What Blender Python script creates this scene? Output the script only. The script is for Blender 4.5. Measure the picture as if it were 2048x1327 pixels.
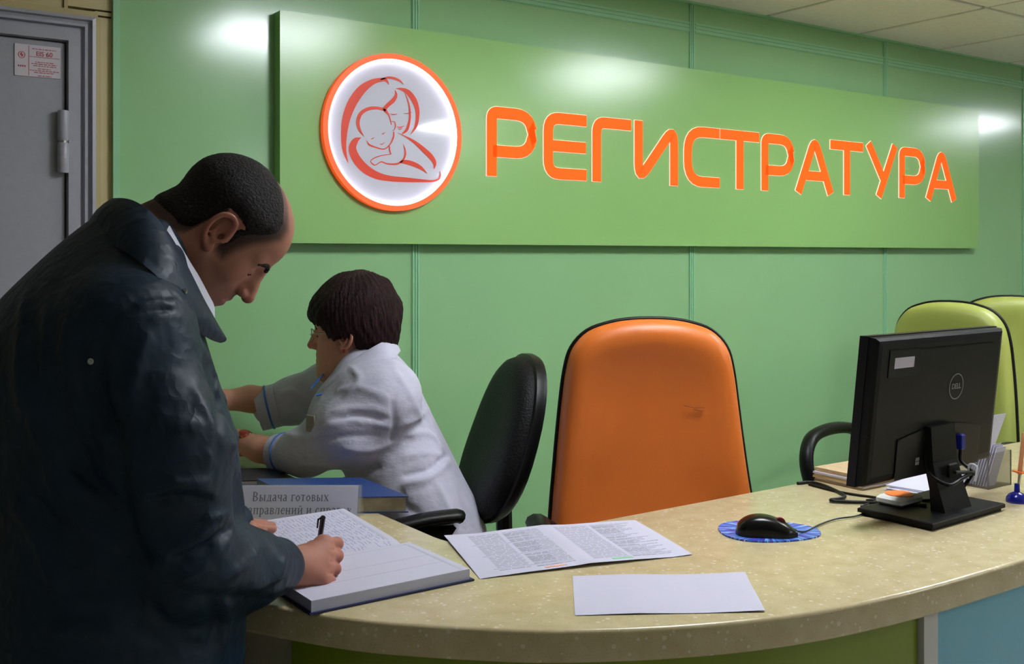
import bpy, bmesh, math, random
import numpy as np
from mathutils import Vector, Matrix

random.seed(7)
RNG = np.random.default_rng(7)
scene = bpy.context.scene
for o in list(bpy.data.objects):
    bpy.data.objects.remove(o, do_unlink=True)
COL = scene.collection

# ------------------------------------------------------------------ camera
TH = math.radians(35.1)            # the wall runs 35.1 degrees off the lens axis
CT, ST = math.cos(TH), math.sin(TH)
F, CX, HY, CAMZ = 2094.0, 1024.0, 512.0, 1.32
WALL_Y, CEIL_Z, TOP_Z = 2.90, 2.30, 0.77
cam = bpy.data.cameras.new('camera')
cam.sensor_fit = 'HORIZONTAL'; cam.sensor_width = 36.0
cam.lens = F / 2048.0 * 36.0
cam.shift_y = -(663.5 - HY) / 2048.0
cam.clip_start = 0.02
camo = bpy.data.objects.new('camera', cam); COL.objects.link(camo)
camo.location = (0, 0, CAMZ); camo.rotation_euler = (math.pi / 2, 0, -TH)
scene.camera = camo
# ------------------------------------------------------------------ world, exposure
wd = bpy.data.worlds.new('world'); scene.world = wd; wd.use_nodes = True
wd.node_tree.nodes['Background'].inputs[0].default_value = (0.75, 0.85, 1.0, 1)
wd.node_tree.nodes['Background'].inputs[1].default_value = 0.0     # closed room: no sky
vs = scene.view_settings
vs.view_transform = 'Standard'; vs.look = 'None'; vs.gamma = 1.0; vs.use_curve_mapping = False
vs.exposure = 0.28
LAMP = 44.0                        # strength of the fluorescent tubes
# (the five ceiling fittings are built below, after the ceiling)

# ------------------------------------------------------------------ pixel helpers
def c2w(u, v, z): return (CT * u + ST * v, -ST * u + CT * v, z)
def w2c(x, y, z): return (CT * x - ST * y, ST * x + CT * y, z)
def pc(px, py, v): return ((px - CX) / F * v, v, CAMZ - (py - HY) / F * v)       # camera-aligned (u, v, z)
def pw(px, py, v): return c2w(*pc(px, py, v))
def onz(px, py, z):
    return pw(px, py, (CAMZ - z) * F / (py - HY))
def onwall(px, py, y):
    a = (px - CX) / F
    v = y / (CT - ST * a)
    return pw(px, py, v)
def wallx(px, y): return onwall(px, 0, y)[0]

# ------------------------------------------------------------------ materials
def lin(c):
    r = []
    for x in c:
        x = x / 255.0
        r.append(x / 12.92 if x <= 0.04045 else ((x + 0.055) / 1.055) ** 2.4)
    return (r[0], r[1], r[2], 1.0)
MATS = {}
class NT:
    def __init__(s, name):
        m = bpy.data.materials.new(name); m.use_nodes = True
        s.m = m; s.t = m.node_tree; s.n = s.t.nodes; s.b = s.n['Principled BSDF']
        s.co = s.n.new('ShaderNodeTexCoord')
    def new(s, typ, **kw):
        n = s.n.new(typ)
        for k, v in kw.items():
            if k in n.inputs: n.inputs[k].default_value = v
            else: setattr(n, k, v)
        return n
    def link(s, a, b): s.t.links.new(a, b)
    def noise(s, scale, detail=3, rough=0.5, vec=None, sc=None):
        n = s.new('ShaderNodeTexNoise'); n.inputs['Scale'].default_value = scale
        n.inputs['Detail'].default_value = detail; n.inputs['Roughness'].default_value = rough
        src = vec or s.co.outputs['Object']
        if sc:
            mp = s.new('ShaderNodeMapping'); mp.inputs['Scale'].default_value = sc
            s.link(src, mp.inputs[0]); src = mp.outputs[0]
        s.link(src, n.inputs['Vector']); return n.outputs['Fac']
    def ramp(s, fac, stops):
        r = s.new('ShaderNodeValToRGB'); e = r.color_ramp.elements
        while len(e) < len(stops): e.new(0.5)
        for i, (p, c) in enumerate(stops):
            e[i].position = p; e[i].color = c if len(c) == 4 else (*c, 1)
        s.link(fac, r.inputs[0]); return r.outputs[0]
    def mix(s, fac, a, b):
        m = s.new('ShaderNodeMix', data_type='RGBA')
        for val, i in ((fac, 0), (a, 6), (b, 7)):
            if hasattr(val, 'is_linked') or isinstance(val, bpy.types.NodeSocket): s.link(val, m.inputs[i])
            else: m.inputs[i].default_value = val
        return m.outputs[2]
    def math(s, op, a, b=0.0):
        m = s.new('ShaderNodeMath', operation=op)
        for i, val in enumerate((a, b)):
            if isinstance(val, bpy.types.NodeSocket): s.link(val, m.inputs[i])
            else: m.inputs[i].default_value = val
        return m.outputs[0]
    def bump(s, fac, strength=0.2, dist=0.01):
        b = s.new('ShaderNodeBump'); b.inputs['Strength'].default_value = strength
        b.inputs['Distance'].default_value = dist
        s.link(fac, b.inputs['Height']); s.link(b.outputs[0], s.b.inputs['Normal'])
    def attr(s, name):
        a = s.new('ShaderNodeAttribute'); a.attribute_name = name; return a.outputs['Fac']
    def set(s, **kw):
        for k, v in kw.items():
            k2 = k.replace('_', ' ')
            s.b.inputs[k2].default_value = v
        return s
def simple(name, col, rough=0.5, var=0.06, scale=30, bump=0.0, bscale=200, bdist=0.002, **kw):
    """plain coloured material with a little procedural variation"""
    t = NT(name); c = lin(col)
    f = t.noise(scale, 4)
    lo = tuple(max(0, x * (1 - var)) for x in c[:3]) + (1,); hi = tuple(min(1, x * (1 + var)) for x in c[:3]) + (1,)
    t.link(t.ramp(f, [(0.3, lo), (0.7, hi)]), t.b.inputs['Base Color'])
    t.b.inputs['Roughness'].default_value = rough
    if bump: t.bump(t.noise(bscale, 3), bump, bdist)
    t.set(**kw); MATS[name] = t.m
    return t.m
def emit(name, col, strength):
    t = NT(name); t.set(Emission_Strength=strength)
    t.b.inputs['Base Color'].default_value = lin(col)
    t.b.inputs['Emission Color'].default_value = lin(col); MATS[name] = t.m
    return t.m

simple('wall_green', (147, 193, 139), 0.17, 0.03, 1.5, Coat_Weight=0.15, Coat_Roughness=0.15)
simple('strip_green', (150, 204, 158), 0.25, 0.03, 8)
simple('sign_green', (146, 193, 116), 0.22, 0.02, 2)
simple('beige', (200, 186, 138), 0.45, 0.03, 5, 0.1, 300)
simple('beige_trim', (188, 172, 122), 0.4, 0.03, 9)
simple('door_grey', (158, 160, 168), 0.35, 0.03, 60, 0.25, 700, 0.001)
simple('door_frame', (164, 165, 175), 0.35, 0.03, 60, 0.2, 700, 0.001)
simple('acrylic_edge', (96, 92, 88), 0.3)
simple('chrome', (190, 190, 192), 0.2, 0.02, 5, Metallic=1.0)
simple('plate_white', (214, 205, 212), 0.4, 0.03, 20)
simple('print_red', (176, 58, 72), 0.6)
simple('tile_white', (236, 234, 228), 0.85, 0.04, 40, 0.35, 260, 0.002)
simple('tbar', (150, 148, 140), 0.5, 0.03, 30)
simple('floor_tile', (196, 190, 178), 0.4, 0.05, 4)
simple('wall_plain', (196, 200, 190), 0.7, 0.03, 4)
simple('lime', (122, 142, 20), 0.3, 0.03, 3)
simple('blue_panel', (112, 184, 206), 0.3, 0.03, 3)
simple('white_panel', (205, 205, 200), 0.4, 0.03, 6)
simple('cream_panel', (190, 184, 158), 0.5, 0.03, 6)
simple('black_plastic', (10, 10, 11), 0.42, 0.05, 40, 0.15, 900, 0.0006, Specular_IOR_Level=0.3)
simple('black_matte', (8, 8, 9), 0.46, 0.05, 40, 0.12, 900, 0.0006, Specular_IOR_Level=0.25)
simple('black_gloss', (9, 9, 11), 0.24, 0.03, 20, Specular_IOR_Level=0.35)
simple('paper', (206, 204, 222), 0.8, 0.015, 12)
simple('page_edge', (196, 198, 222), 0.8, 0.06, 4)
simple('old_paper', (196, 170, 132), 0.85, 0.1, 40)
simple('ledger_page', (164, 154, 134), 0.85, 0.16, 50)
simple('cover_blue', (26, 34, 78), 0.5, 0.08, 60, 0.2, 500, 0.0006)
simple('ledger_blue', (40, 68, 128), 0.35, 0.08, 30, 0.15, 300, 0.0008)
simple('cover_dark', (22, 28, 44), 0.35, 0.05, 40)
simple('ink', (34, 32, 44), 0.7)
simple('ink_blue', (104, 112, 186), 0.7)
simple('ink_grey', (166, 166, 182), 0.8)
simple('logo_red', (226, 62, 30), 0.5, 0.02, 10)
simple('orange_leather', (214, 112, 40), 0.42, 0.05, 7, 0.22, 420, 0.0012)
simple('green_leather', (160, 170, 84), 0.42, 0.05, 7, 0.22, 420, 0.0012)
simple('skin_line', (40, 24, 22), 0.6)
simple('shirt_white', (206, 208, 222), 0.8, 0.03, 30, 0.2, 600, 0.0006)
simple('trouser', (24, 26, 32), 0.8, 0.08, 60, 0.2, 600, 0.0008)
simple('shoe_black', (14, 13, 13), 0.35)
simple('blue_trim', (62, 122, 206), 0.6)
simple('gold', (196, 128, 84), 0.25, 0.05, 30, Metallic=0.9)
simple('glasses_gold', (196, 182, 170), 0.25, 0.05, 30, Metallic=0.6)
simple('earring', (150, 40, 36), 0.3)
simple('badge', (150, 140, 128), 0.5, 0.2, 60)
simple('sticker', (206, 200, 220), 0.6)
simple('logo_grey', (134, 134, 140), 0.35, 0.02, 10)
simple('usb_blue', (16, 32, 140), 0.4)
simple('tie_white', (200, 205, 210), 0.4)
simple('orange_plastic', (242, 128, 62), 0.4)
simple('pen_blue', (20, 26, 140), 0.18)
simple('pen_tan', (214, 150, 112), 0.4)
simple('red_wheel', (150, 20, 50), 0.4)
simple('scratch', (120, 52, 14), 0.7)
simple('mark_green', (140, 206, 160), 0.8)
simple('mark_orange', (240, 176, 150), 0.8)
simple('lamp_frame', (220, 222, 220), 0.4)
emit('lamp_tube', (244, 248, 255), LAMP)
emit('led_white', (238, 240, 255), 5.8)

t = NT('disc_white'); t.set(Roughness=0.06); t.b.inputs['Base Color'].default_value = lin((214, 214, 226)); MATS['disc_white'] = t.m
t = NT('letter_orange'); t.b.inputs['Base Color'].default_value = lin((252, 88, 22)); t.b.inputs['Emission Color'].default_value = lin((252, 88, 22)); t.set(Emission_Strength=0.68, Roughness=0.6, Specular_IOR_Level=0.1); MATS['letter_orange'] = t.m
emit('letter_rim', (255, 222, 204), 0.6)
emit('ring_orange', (250, 92, 34), 0.52)

# speckled solid-surface worktop: white chips of different size in a beige ground
t = NT('worktop')
vo = t.new('ShaderNodeTexVoronoi'); vo.inputs['Scale'].default_value = 88; t.link(t.co.outputs['Object'], vo.inputs['Vector'])
sep = t.new('ShaderNodeSeparateColor'); t.link(vo.outputs['Color'], sep.inputs[0])
size = t.math('MULTIPLY', t.math('MAXIMUM', t.math('SUBTRACT', sep.outputs[0], 0.42), 0.0), 0.66)
chip = t.math('LESS_THAN', t.math('ADD', vo.outputs['Distance'], t.math('MULTIPLY', t.noise(240, 2), 0.16)), t.math('ADD', size, 0.06))
base = t.ramp(t.noise(26, 5), [(0.3, lin((196, 180, 138))), (0.7, lin((210, 196, 156)))])
grit = t.math('LESS_THAN', t.noise(420, 2), 0.36)
base = t.mix(t.math('MULTIPLY', grit, 0.35), base, lin((150, 130, 92)))
t.link(t.mix(t.math('MULTIPLY', chip, 0.62), base, lin((232, 224, 204))), t.b.inputs['Base Color'])
t.set(Roughness=0.24); MATS['worktop'] = t.m

# jacket cloth
t = NT('jacket'); f = t.noise(14, 4)
t.link(t.ramp(f, [(0.3, lin((8, 31, 49))), (0.7, lin((12, 38, 58)))]), t.b.inputs['Base Color'])
n1 = t.math('ABSOLUTE', t.math('SUBTRACT', t.noise(9, 3, 0.55, sc=(1, 1, 0.8)), 0.5)); n2 = t.math('ABSOLUTE', t.math('SUBTRACT', t.noise(24, 2, 0.5), 0.5))
h = t.math('ADD', t.math('MULTIPLY', n1, -1.0), t.math('MULTIPLY', n2, -0.35))
t.bump(h, 0.5, 0.024); t.set(Roughness=0.5, Specular_IOR_Level=0.3); MATS['jacket'] = t.m
t = NT('coat'); f = t.noise(20, 4)
t.link(t.ramp(f, [(0.3, lin((190, 189, 207))), (0.7, lin((200, 199, 216)))]), t.b.inputs['Base Color'])
t.bump(t.noise(24, 4, 0.55, sc=(1, 1, 1.6)), 0.25, 0.012); t.set(Roughness=0.8); MATS['coat'] = t.m
# skin: hair density and redness come from mesh attributes (hairline, beard shadow, ears, lips)
def skin(name, base, red, dark):
    t = NT(name)
    b = t.mix(t.noise(55, 4), lin(tuple(x * 0.93 for x in base)), lin(base))
    b = t.mix(t.attr('red'), b, lin(red))
    st = t.math('MULTIPLY', t.attr('stubble'), t.math('ADD', t.math('MULTIPLY', t.noise(1300, 1), 0.6), 0.7))
    b = t.mix(st, b, lin(dark))
    t.link(b, t.b.inputs['Base Color'])
    t.bump(t.noise(420, 3), 0.16, 0.0012)
    t.set(Roughness=0.58, Specular_IOR_Level=0.35); MATS[name] = t.m
skin('skin_man', (176, 122, 100), (172, 88, 80), (30, 22, 20))
skin('skin_woman', (214, 160, 132), (190, 92, 84), (60, 30, 28))
def hairmat(name, a, b, sc, bs=0.8):
    t = NT(name); f = t.noise(60, 4, 0.6, sc=sc)
    t.link(t.ramp(f, [(0.3, lin(a)), (0.62, lin(b)), (0.78, lin(tuple(min(255, x * 2.4) for x in b)))]), t.b.inputs['Base Color'])
    t.bump(f, bs, 0.006); t.set(Roughness=0.55, Specular_IOR_Level=0.22); MATS[name] = t.m
hairmat('hair_man', (10, 8, 8), (36, 29, 28), (4.5, 4.5, 4.5), 0.9)
hairmat('hair_woman', (15, 4, 6), (42, 13, 15), (4, 4, 0.7), 0.9)
# hammered black upholstery
t = NT('black_fabric'); vo = t.new('ShaderNodeTexVoronoi'); vo.inputs['Scale'].default_value = 190
t.link(t.co.outputs['Object'], vo.inputs['Vector']); t.b.inputs['Base Color'].default_value = lin((11, 12, 13))
t.bump(vo.outputs['Distance'], 0.5, 0.002); t.set(Roughness=0.6, Specular_IOR_Level=0.25); MATS['black_fabric'] = t.m
# clear acrylic
def acrylic(name, col, alpha):
    t = NT(name); t.b.inputs['Base Color'].default_value = lin(col)
    t.set(Roughness=0.05, Alpha=alpha, IOR=1.49); MATS[name] = t.m
acrylic('acrylic', (205, 212, 215), 0.16)
acrylic('acrylic_smoke', (120, 116, 112), 0.22)
acrylic('lens', (225, 230, 230), 0.12)
# mouse pad print: rays from the middle
t = NT('pad_print'); sx = t.new('ShaderNodeSeparateXYZ'); t.link(t.co.outputs['Object'], sx.inputs[0])
an = t.math('ARCTAN2', sx.outputs[1], sx.outputs[0])
cb = t.new('ShaderNodeCombineXYZ'); t.link(t.math('MULTIPLY', an, 6.0), cb.inputs[0])
ln = t.new('ShaderNodeVectorMath', operation='LENGTH'); t.link(t.co.outputs['Object'], ln.inputs[0]); t.link(t.math('MULTIPLY', ln.outputs['Value'], 9.0), cb.inputs[1])
f = t.noise(2.2, 3, 0.6, vec=cb.outputs[0])
t.link(t.ramp(f, [(0.30, lin((150, 84, 196))), (0.40, lin((66, 50, 165))), (0.48, lin((50, 66, 180))), (0.55, lin((60, 150, 226))), (0.64, lin((200, 220, 250)))]), t.b.inputs['Base Color'])
t.set(Roughness=0.35); MATS['pad_print'] = t.m
M = MATS

# ------------------------------------------------------------------ object helpers
def tag(o, label=None, cat=None, group=None, kind=None):
    if label: o['label'] = label
    if cat: o['category'] = cat
    if group: o['group'] = group
    if kind: o['kind'] = kind
    return o
def empty(name, loc=(0, 0, 0), rz=0.0):
    o = bpy.data.objects.new(name, None); o.empty_display_size = 0.1
    COL.objects.link(o); o.location = loc; o.rotation_euler = (0, 0, rz); return o
def root_of(p):
    v = Vector((0, 0, 0)); q = p
    while q is not None: v += q.location; q = q.parent
    return v
def obj(name, verts, faces, mat, parent=None, smooth=False, world=True, origin=None):
    """one mesh object; with world=True the points are world points and the parent is only shifted, not turned"""
    me = bpy.data.meshes.new(name)
    verts = np.asarray(verts, dtype=np.float64).reshape(-1, 3)
    off = np.array(root_of(parent)) if (parent is not None and world) else np.zeros(3)
    loc = np.array(origin, float) if origin is not None else np.zeros(3)
    if origin is not None: loc = loc - off; verts = verts - np.array(origin, float)
    else: verts = verts - off
    me.from_pydata(verts.tolist(), [], [list(map(int, f)) for f in faces])
    me.materials.append(M[mat] if isinstance(mat, str) else mat)
    if smooth: me.polygons.foreach_set('use_smooth', [True] * len(me.polygons))
    me.update()
    o = bpy.data.objects.new(name, me); COL.objects.link(o); o.location = loc
    if parent is not None: o.parent = parent
    return o
class MB:
    """collects geometry for ONE mesh object"""
    def __init__(s): s.v = []; s.f = []
    def add(s, v, f):
        n = len(s.v); s.v += [tuple(p) for p in v]; s.f += [tuple(i + n for i in q) for q in f]; return s
    def box(s, c, d, rz=0.0, bev=0.0):
        cx, cy, cz = c; dx, dy, dz = (x / 2 for x in d); ca, sa = math.cos(rz), math.sin(rz)
        if bev <= 0:
            P = [(-dx, -dy, -dz), (dx, -dy, -dz), (dx, dy, -dz), (-dx, dy, -dz), (-dx, -dy, dz), (dx, -dy, dz), (dx, dy, dz), (-dx, dy, dz)]
            Q = [(0, 3, 2, 1), (4, 5, 6, 7), (0, 1, 5, 4), (1, 2, 6, 5), (2, 3, 7, 6), (3, 0, 4, 7)]
        else:
            b = min(bev, dx * .95, dy * .95, dz * .95); P = []
            for z, k in ((-dz, b), (-dz + b, 0), (dz - b, 0), (dz, b)):
                ex, ey = dx - k, dy - k
                P += [(-ex + b * .5, -ey, z), (ex - b * .5, -ey, z), (ex, -ey + b * .5, z), (ex, ey - b * .5, z), (ex - b * .5, ey, z), (-ex + b * .5, ey, z), (-ex, ey - b * .5, z), (-ex, -ey + b * .5, z)]
            Q = [tuple(range(7, -1, -1)), tuple(range(24, 32))]
            for r in range(3):
                for i in range(8): j = (i + 1) % 8; Q.append((r * 8 + i, r * 8 + j, r * 8 + 8 + j, r * 8 + 8 + i))
        return s.add([(cx + ca * x - sa * y, cy + sa * x + ca * y, cz + z) for x, y, z in P], Q)
    def tube(s, pts, r, n=10, closed=False, cap=True):
        pts = [Vector(p) for p in pts]; m = len(pts); rr = r if isinstance(r, (list, tuple)) else [r] * m
        V = []; nrm = None
        for i in range(m):
            a = pts[(i - 1) % m] if (closed or i > 0) else pts[i]; b = pts[(i + 1) % m] if (closed or i < m - 1) else pts[i]
            tg = (b - a).normalized()
            if nrm is None: nrm = tg.orthogonal().normalized()
            nrm = (nrm - tg * nrm.dot(tg))
            nrm = nrm.normalized() if nrm.length > 1e-6 else tg.orthogonal().normalized()
            bn = tg.cross(nrm)
            for k in range(n):
                a2 = 2 * math.pi * k / n
                V.append(pts[i] + (nrm * math.cos(a2) + bn * math.sin(a2)) * rr[i])
        Q = []
        for i in range(m if closed else m - 1):
            j = (i + 1) % m
            for k in range(n): l = (k + 1) % n; Q.append((i * n + k, i * n + l, j * n + l, j * n + k))
        if cap and not closed:
            Q.append(tuple(range(n - 1, -1, -1))); Q.append(tuple(range((m - 1) * n, m * n)))
        return s.add(V, Q)
    def lathe(s, c, prof, n=24):
        V = []
        for r, z in prof:
            for k in range(n): a = 2 * math.pi * k / n; V.append((c[0] + r * math.cos(a), c[1] + r * math.sin(a), c[2] + z))
        Q = [tuple(range(n - 1, -1, -1)), tuple(range((len(prof) - 1) * n, len(prof) * n))]
        for i in range(len(prof) - 1):
            for k in range(n): l = (k + 1) % n; Q.append((i * n + k, i * n + l, i * n + n + l, i * n + n + k))
        return s.add(V, Q)
    def prism(s, poly, z0, z1):
        """poly: list of (x, y); closed prism between two heights"""
        n = len(poly)
        return s.add([(x, y, z0) for x, y in poly] + [(x, y, z1) for x, y in poly],
                     [tuple(range(n - 1, -1, -1)), tuple(range(n, 2 * n))] + [(i, (i + 1) % n, n + (i + 1) % n, n + i) for i in range(n)])
    def build(s, name, mat, parent=None, smooth=False, world=True, origin=None):
        return obj(name, s.v, s.f, mat, parent, smooth, world, origin)
def smooth_angle(o, deg=40):
    me = o.data
    me.polygons.foreach_set('use_smooth', [True] * len(me.polygons))
    me.set_sharp_from_angle(angle=math.radians(deg)); return o
def spline(pts, n=8, closed=False):
    """Catmull-Rom through points of any dimension"""
    P = [np.array(p, float) for p in pts]; out = []; m = len(P)
    rng = range(m) if closed else range(m - 1)
    for i in rng:
        p0 = P[(i - 1) % m] if (closed or i > 0) else 2 * P[0] - P[1]
        p1, p2 = P[i], P[(i + 1) % m]
        p3 = P[(i + 2) % m] if (closed or i + 2 < m) else 2 * P[-1] - P[-2]
        for k in range(n):
            t = k / n
            out.append(0.5 * ((2 * p1) + (-p0 + p2) * t + (2 * p0 - 5 * p1 + 4 * p2 - p3) * t * t + (-p0 + 3 * p1 - 3 * p2 + p3) * t ** 3))
    if not closed: out.append(P[-1])
    return out
def rounded(pts, r, n=6):
    """polyline with rounded inner corners"""
    out = [np.array(pts[0], float)]
    for i in range(1, len(pts) - 1):
        a, b, c = (np.array(p, float) for p in pts[i - 1:i + 2])
        rr = r[i - 1] if isinstance(r, (list, tuple)) else r
        d1 = a - b; d2 = c - b; l1, l2 = np.linalg.norm(d1), np.linalg.norm(d2)
        if rr <= 0: out.append(b); continue
        k = min(rr, l1 * .98, l2 * .98); p, q = b + d1 / l1 * k, b + d2 / l2 * k
        for j in range(n + 1):
            t = j / n; out.append((1 - t) ** 2 * p + 2 * t * (1 - t) * b + t * t * q)
    out.append(np.array(pts[-1], float)); return out
def ribbon(mb, path, w, xf, z0, z1):
    """flat stroke of width w (number or one per point) along a 2D path, raised from z0 to z1; xf maps (x, y, z) to the world"""
    P = [np.array(p, float) for p in path]; m = len(P); W = w if isinstance(w, (list, tuple, np.ndarray)) else [w] * m
    L = []; R = []
    for i in range(m):
        a = P[i - 1] if i else P[0]; b = P[i + 1] if i < m - 1 else P[-1]
        d1 = P[i] - a; d2 = b - P[i]
        n1 = np.array([-d1[1], d1[0]]); n2 = np.array([-d2[1], d2[0]])
        if np.linalg.norm(n1) < 1e-9: n1 = n2
        if np.linalg.norm(n2) < 1e-9: n2 = n1
        n1 = n1 / (np.linalg.norm(n1) + 1e-12); n2 = n2 / (np.linalg.norm(n2) + 1e-12)
        nn = n1 + n2; ln = np.linalg.norm(nn); nn = nn / ln if ln > 1e-6 else n1
        k = min(1.0 / max(0.4, float(nn @ n1)), 2.2)
        L.append(P[i] + nn * W[i] / 2 * k); R.append(P[i] - nn * W[i] / 2 * k)
    V = []; Q = []
    for i in range(m): V += [xf(*L[i], z0), xf(*R[i], z0), xf(*L[i], z1), xf(*R[i], z1)]
    for i in range(m - 1):
        a, b = i * 4, i * 4 + 4
        Q += [(a + 2, a + 3, b + 3, b + 2), (a, b, b + 1, a + 1), (a, a + 2, b + 2, b), (a + 1, b + 1, b + 3, a + 3)]
    Q += [(0, 1, 3, 2), (m * 4 - 4, m * 4 - 2, m * 4 - 1, m * 4 - 3)]
    mb.add(V, Q); return mb
# ================================================================== THE SETTING
X0, X1, Y0 = -2.1, 9.3, -6.1
MB().box(((X0 + X1) / 2, (Y0 + WALL_Y) / 2, -0.05), (X1 - X0, WALL_Y - Y0, 0.1)).build('floor', 'floor_tile')['kind'] = 'structure'
ceiling = MB().box(((X0 + X1) / 2, (Y0 + WALL_Y) / 2, CEIL_Z + 0.06), (X1 - X0, WALL_Y - Y0, 0.1)).build('ceiling', 'tbar')
ceiling['kind'] = 'structure'
LIGHTS = [(1.8, 1.4), (3.6, 1.4), (7.2, 1.4), (4.2, -1.0), (4.2, -4.6)]   # each is seen mirrored in the wall, the sign or the emblem
tile_me = None
xe = [3.3 + 0.6 * k for k in range(-9, 10)]; ye = [WALL_Y - 0.6 * k for k in range(0, 15)]
for i in range(len(xe)):
    for j in range(len(ye)):
        cx, cy = xe[i] + 0.3, ye[j] - 0.3
        if any(abs(cx - a) < 0.1 and abs(cy - b) < 0.1 for a, b in LIGHTS): continue
        if tile_me is None:
            o = MB().box((0, 0, 0.01), (0.578, 0.578, 0.02), bev=0.003).build('ceiling_tile', 'tile_white', ceiling, world=False); tile_me = o.data
        else:
            o = bpy.data.objects.new('ceiling_tile', tile_me); COL.objects.link(o); o.parent = ceiling
        o.location = (cx, cy, CEIL_Z - 0.004)
LIGHT_WORDS = {(1.8, 1.4): 'above the curved corner of the counter', (3.6, 1.4): 'above the straight run of the counter by the lettering', (7.2, 1.4): 'at the far end beyond the green chairs',
               (4.2, -1.0): 'over the waiting side, mirrored in the round emblem', (4.2, -4.6): 'deep in the waiting side, facing the sign'}
for (a, b) in LIGHTS:
    L = empty('ceiling_light_offscreen', (a, b, CEIL_Z - 0.004))
    tag(L, 'square four tube ceiling light ' + LIGHT_WORDS[(a, b)], 'ceiling light', 'square ceiling lights')
    f = MB()
    for s in (-1, 1):
        f.box((a + s * 0.288, b, CEIL_Z - 0.002), (0.022, 0.598, 0.03)); f.box((a, b + s * 0.288, CEIL_Z - 0.002), (0.554, 0.022, 0.03))
    f.build('frame', 'lamp_frame', L)
    MB().box((a, b, CEIL_Z + 0.006), (0.55, 0.55, 0.004)).build('reflector', 'lamp_frame', L)
    for k in range(4):
        MB().box((a, b - 0.2 + k * 0.1333, CEIL_Z - 0.006), (0.53, 0.062, 0.012)).build('tube_offscreen', 'lamp_tube', L)
# ---- back wall: glossy green panels held by pale joint strips
wall = MB().box(((0.739 + X1) / 2, WALL_Y + 0.07, CEIL_Z / 2), (X1 - 0.739, 0.1, CEIL_Z)).build('wall_back', 'wall_green'); wall['kind'] = 'structure'
jx = [0.750, 1.662, 2.882, 4.095, 5.262, 6.48, 7.70, 9.28]
for i in range(len(jx) - 1):
    for z0, z1 in ((0.0, 2.192), (2.206, CEIL_Z)):
        MB().box(((jx[i] + jx[i + 1]) / 2, WALL_Y + 0.012, (z0 + z1) / 2), (jx[i + 1] - jx[i] - 0.004, 0.024, z1 - z0 - 0.003)).build('panel', 'wall_green', wall)
    # three-ridged strips
    if i:
        m = MB(); x = jx[i]
        m.box((x, WALL_Y - 0.001, CEIL_Z / 2), (0.028, 0.004, CEIL_Z))
        for dx in (-0.0095, 0, 0.0095): m.box((x + dx, WALL_Y - 0.004, CEIL_Z / 2), (0.0055, 0.005, CEIL_Z))
        m.build('joint_strip', 'strip_green', wall)
    m = MB(); xc = (jx[i] + jx[i + 1]) / 2; w = jx[i + 1] - jx[i] - 0.03
    m.box((xc, WALL_Y - 0.001, 2.199), (w, 0.004, 0.04))
    for dz in (-0.014, 0, 0.014): m.box((xc, WALL_Y - 0.004, 2.199 + dz), (w, 0.005, 0.007))
    m.build('joint_strip', 'strip_green', wall)
MB().box((0.741, WALL_Y - 0.006, CEIL_Z / 2), (0.017, 0.02, CEIL_Z)).build('corner_strip', 'strip_green', wall)
MB().box(((0.75 + X1) / 2, WALL_Y - 0.008, CEIL_Z - 0.006), (X1 - 0.75, 0.016, 0.012)).build('ceiling_bead', 'strip_green', wall)
# ---- beige wall with the grey metal door
wl = MB().box(((X0 + 0.732) / 2, WALL_Y + 0.08, CEIL_Z / 2), (0.732 - X0, 0.1, CEIL_Z)).build('wall_left', 'beige'); wl['kind'] = 'structure'
DX = 0.611                      # hinge edge of the door leaf
FX = 0.686                      # outer edge of the metal frame
xj = wallx(131, WALL_Y)
zt = 1.945
for (a, b, z0, z1) in ((FX + 0.004, 0.732, 0.0, 1.953), (FX + 0.004, 0.732, 1.958, 1.968), (xj + 0.006, 0.732, 1.973, CEIL_Z), (X0, xj - 0.006, zt + 0.004, CEIL_Z), (X0, -0.44, 0.0, zt)):
    MB().box(((a + b) / 2, WALL_Y + 0.015, (z0 + z1) / 2), (b - a, 0.03, z1 - z0)).build('panel', 'beige', wl)
MB().box((xj, WALL_Y + 0.008, (zt + CEIL_Z) / 2), (0.009, 0.03, CEIL_Z - zt)).build('joint_strip', 'beige_trim', wl)
m = MB()
m.box((FX + 0.007, WALL_Y - 0.004, zt / 2), (0.014, 0.03, zt)); m.box(((X0 + FX) / 2, WALL_Y - 0.004, zt + 0.008), (FX - X0 + 0.014, 0.03, 0.018))
m.build('door_surround', 'beige_trim', wl)
door = empty('door_1', (DX - 0.45, WALL_Y, 0)); door['kind'] = 'structure'
DTOP = 1.872; DL = DX - 0.90
# frame: stepped profile swept up, over and down
m = MB()
prof = [(0.0, 0.0), (0.0, -0.028), (0.009, -0.03), (0.011, -0.018), (0.018, -0.016), (0.02, -0.026), (0.027, -0.026), (0.029, -0.012), (0.037, -0.012), (0.039, -0.03), (0.068, -0.03), (0.070, 0.0)]
V = []; n = len(prof)
for (sx, z) in (('r', 0), ('r', 1), ('l', 1), ('l', 0)):
    for d, y in prof:
        x = FX - d if sx == 'r' else DL - (FX - DX) + d
        V.append((x, WALL_Y + y, (zt - d) if z else 0.0))
m.add(V, [(r * n + i, r * n + i + 1, (r + 1) * n + i + 1, (r + 1) * n + i) for r in range(3) for i in range(n - 1)])
m.build('door_frame', 'door_frame', door)
leaf = MB().box(((DL + DX) / 2 + 0.0005, WALL_Y + 0.006, DTOP / 2), (DX - DL + 0.001, 0.04, DTOP), bev=0.003).build('door_leaf', 'door_grey', door)
MB().box(((DL + DX) / 2, WALL_Y + 0.036, 0.95), (0.93, 0.02, 1.9)).build('rebate', 'door_frame', door)
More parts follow.
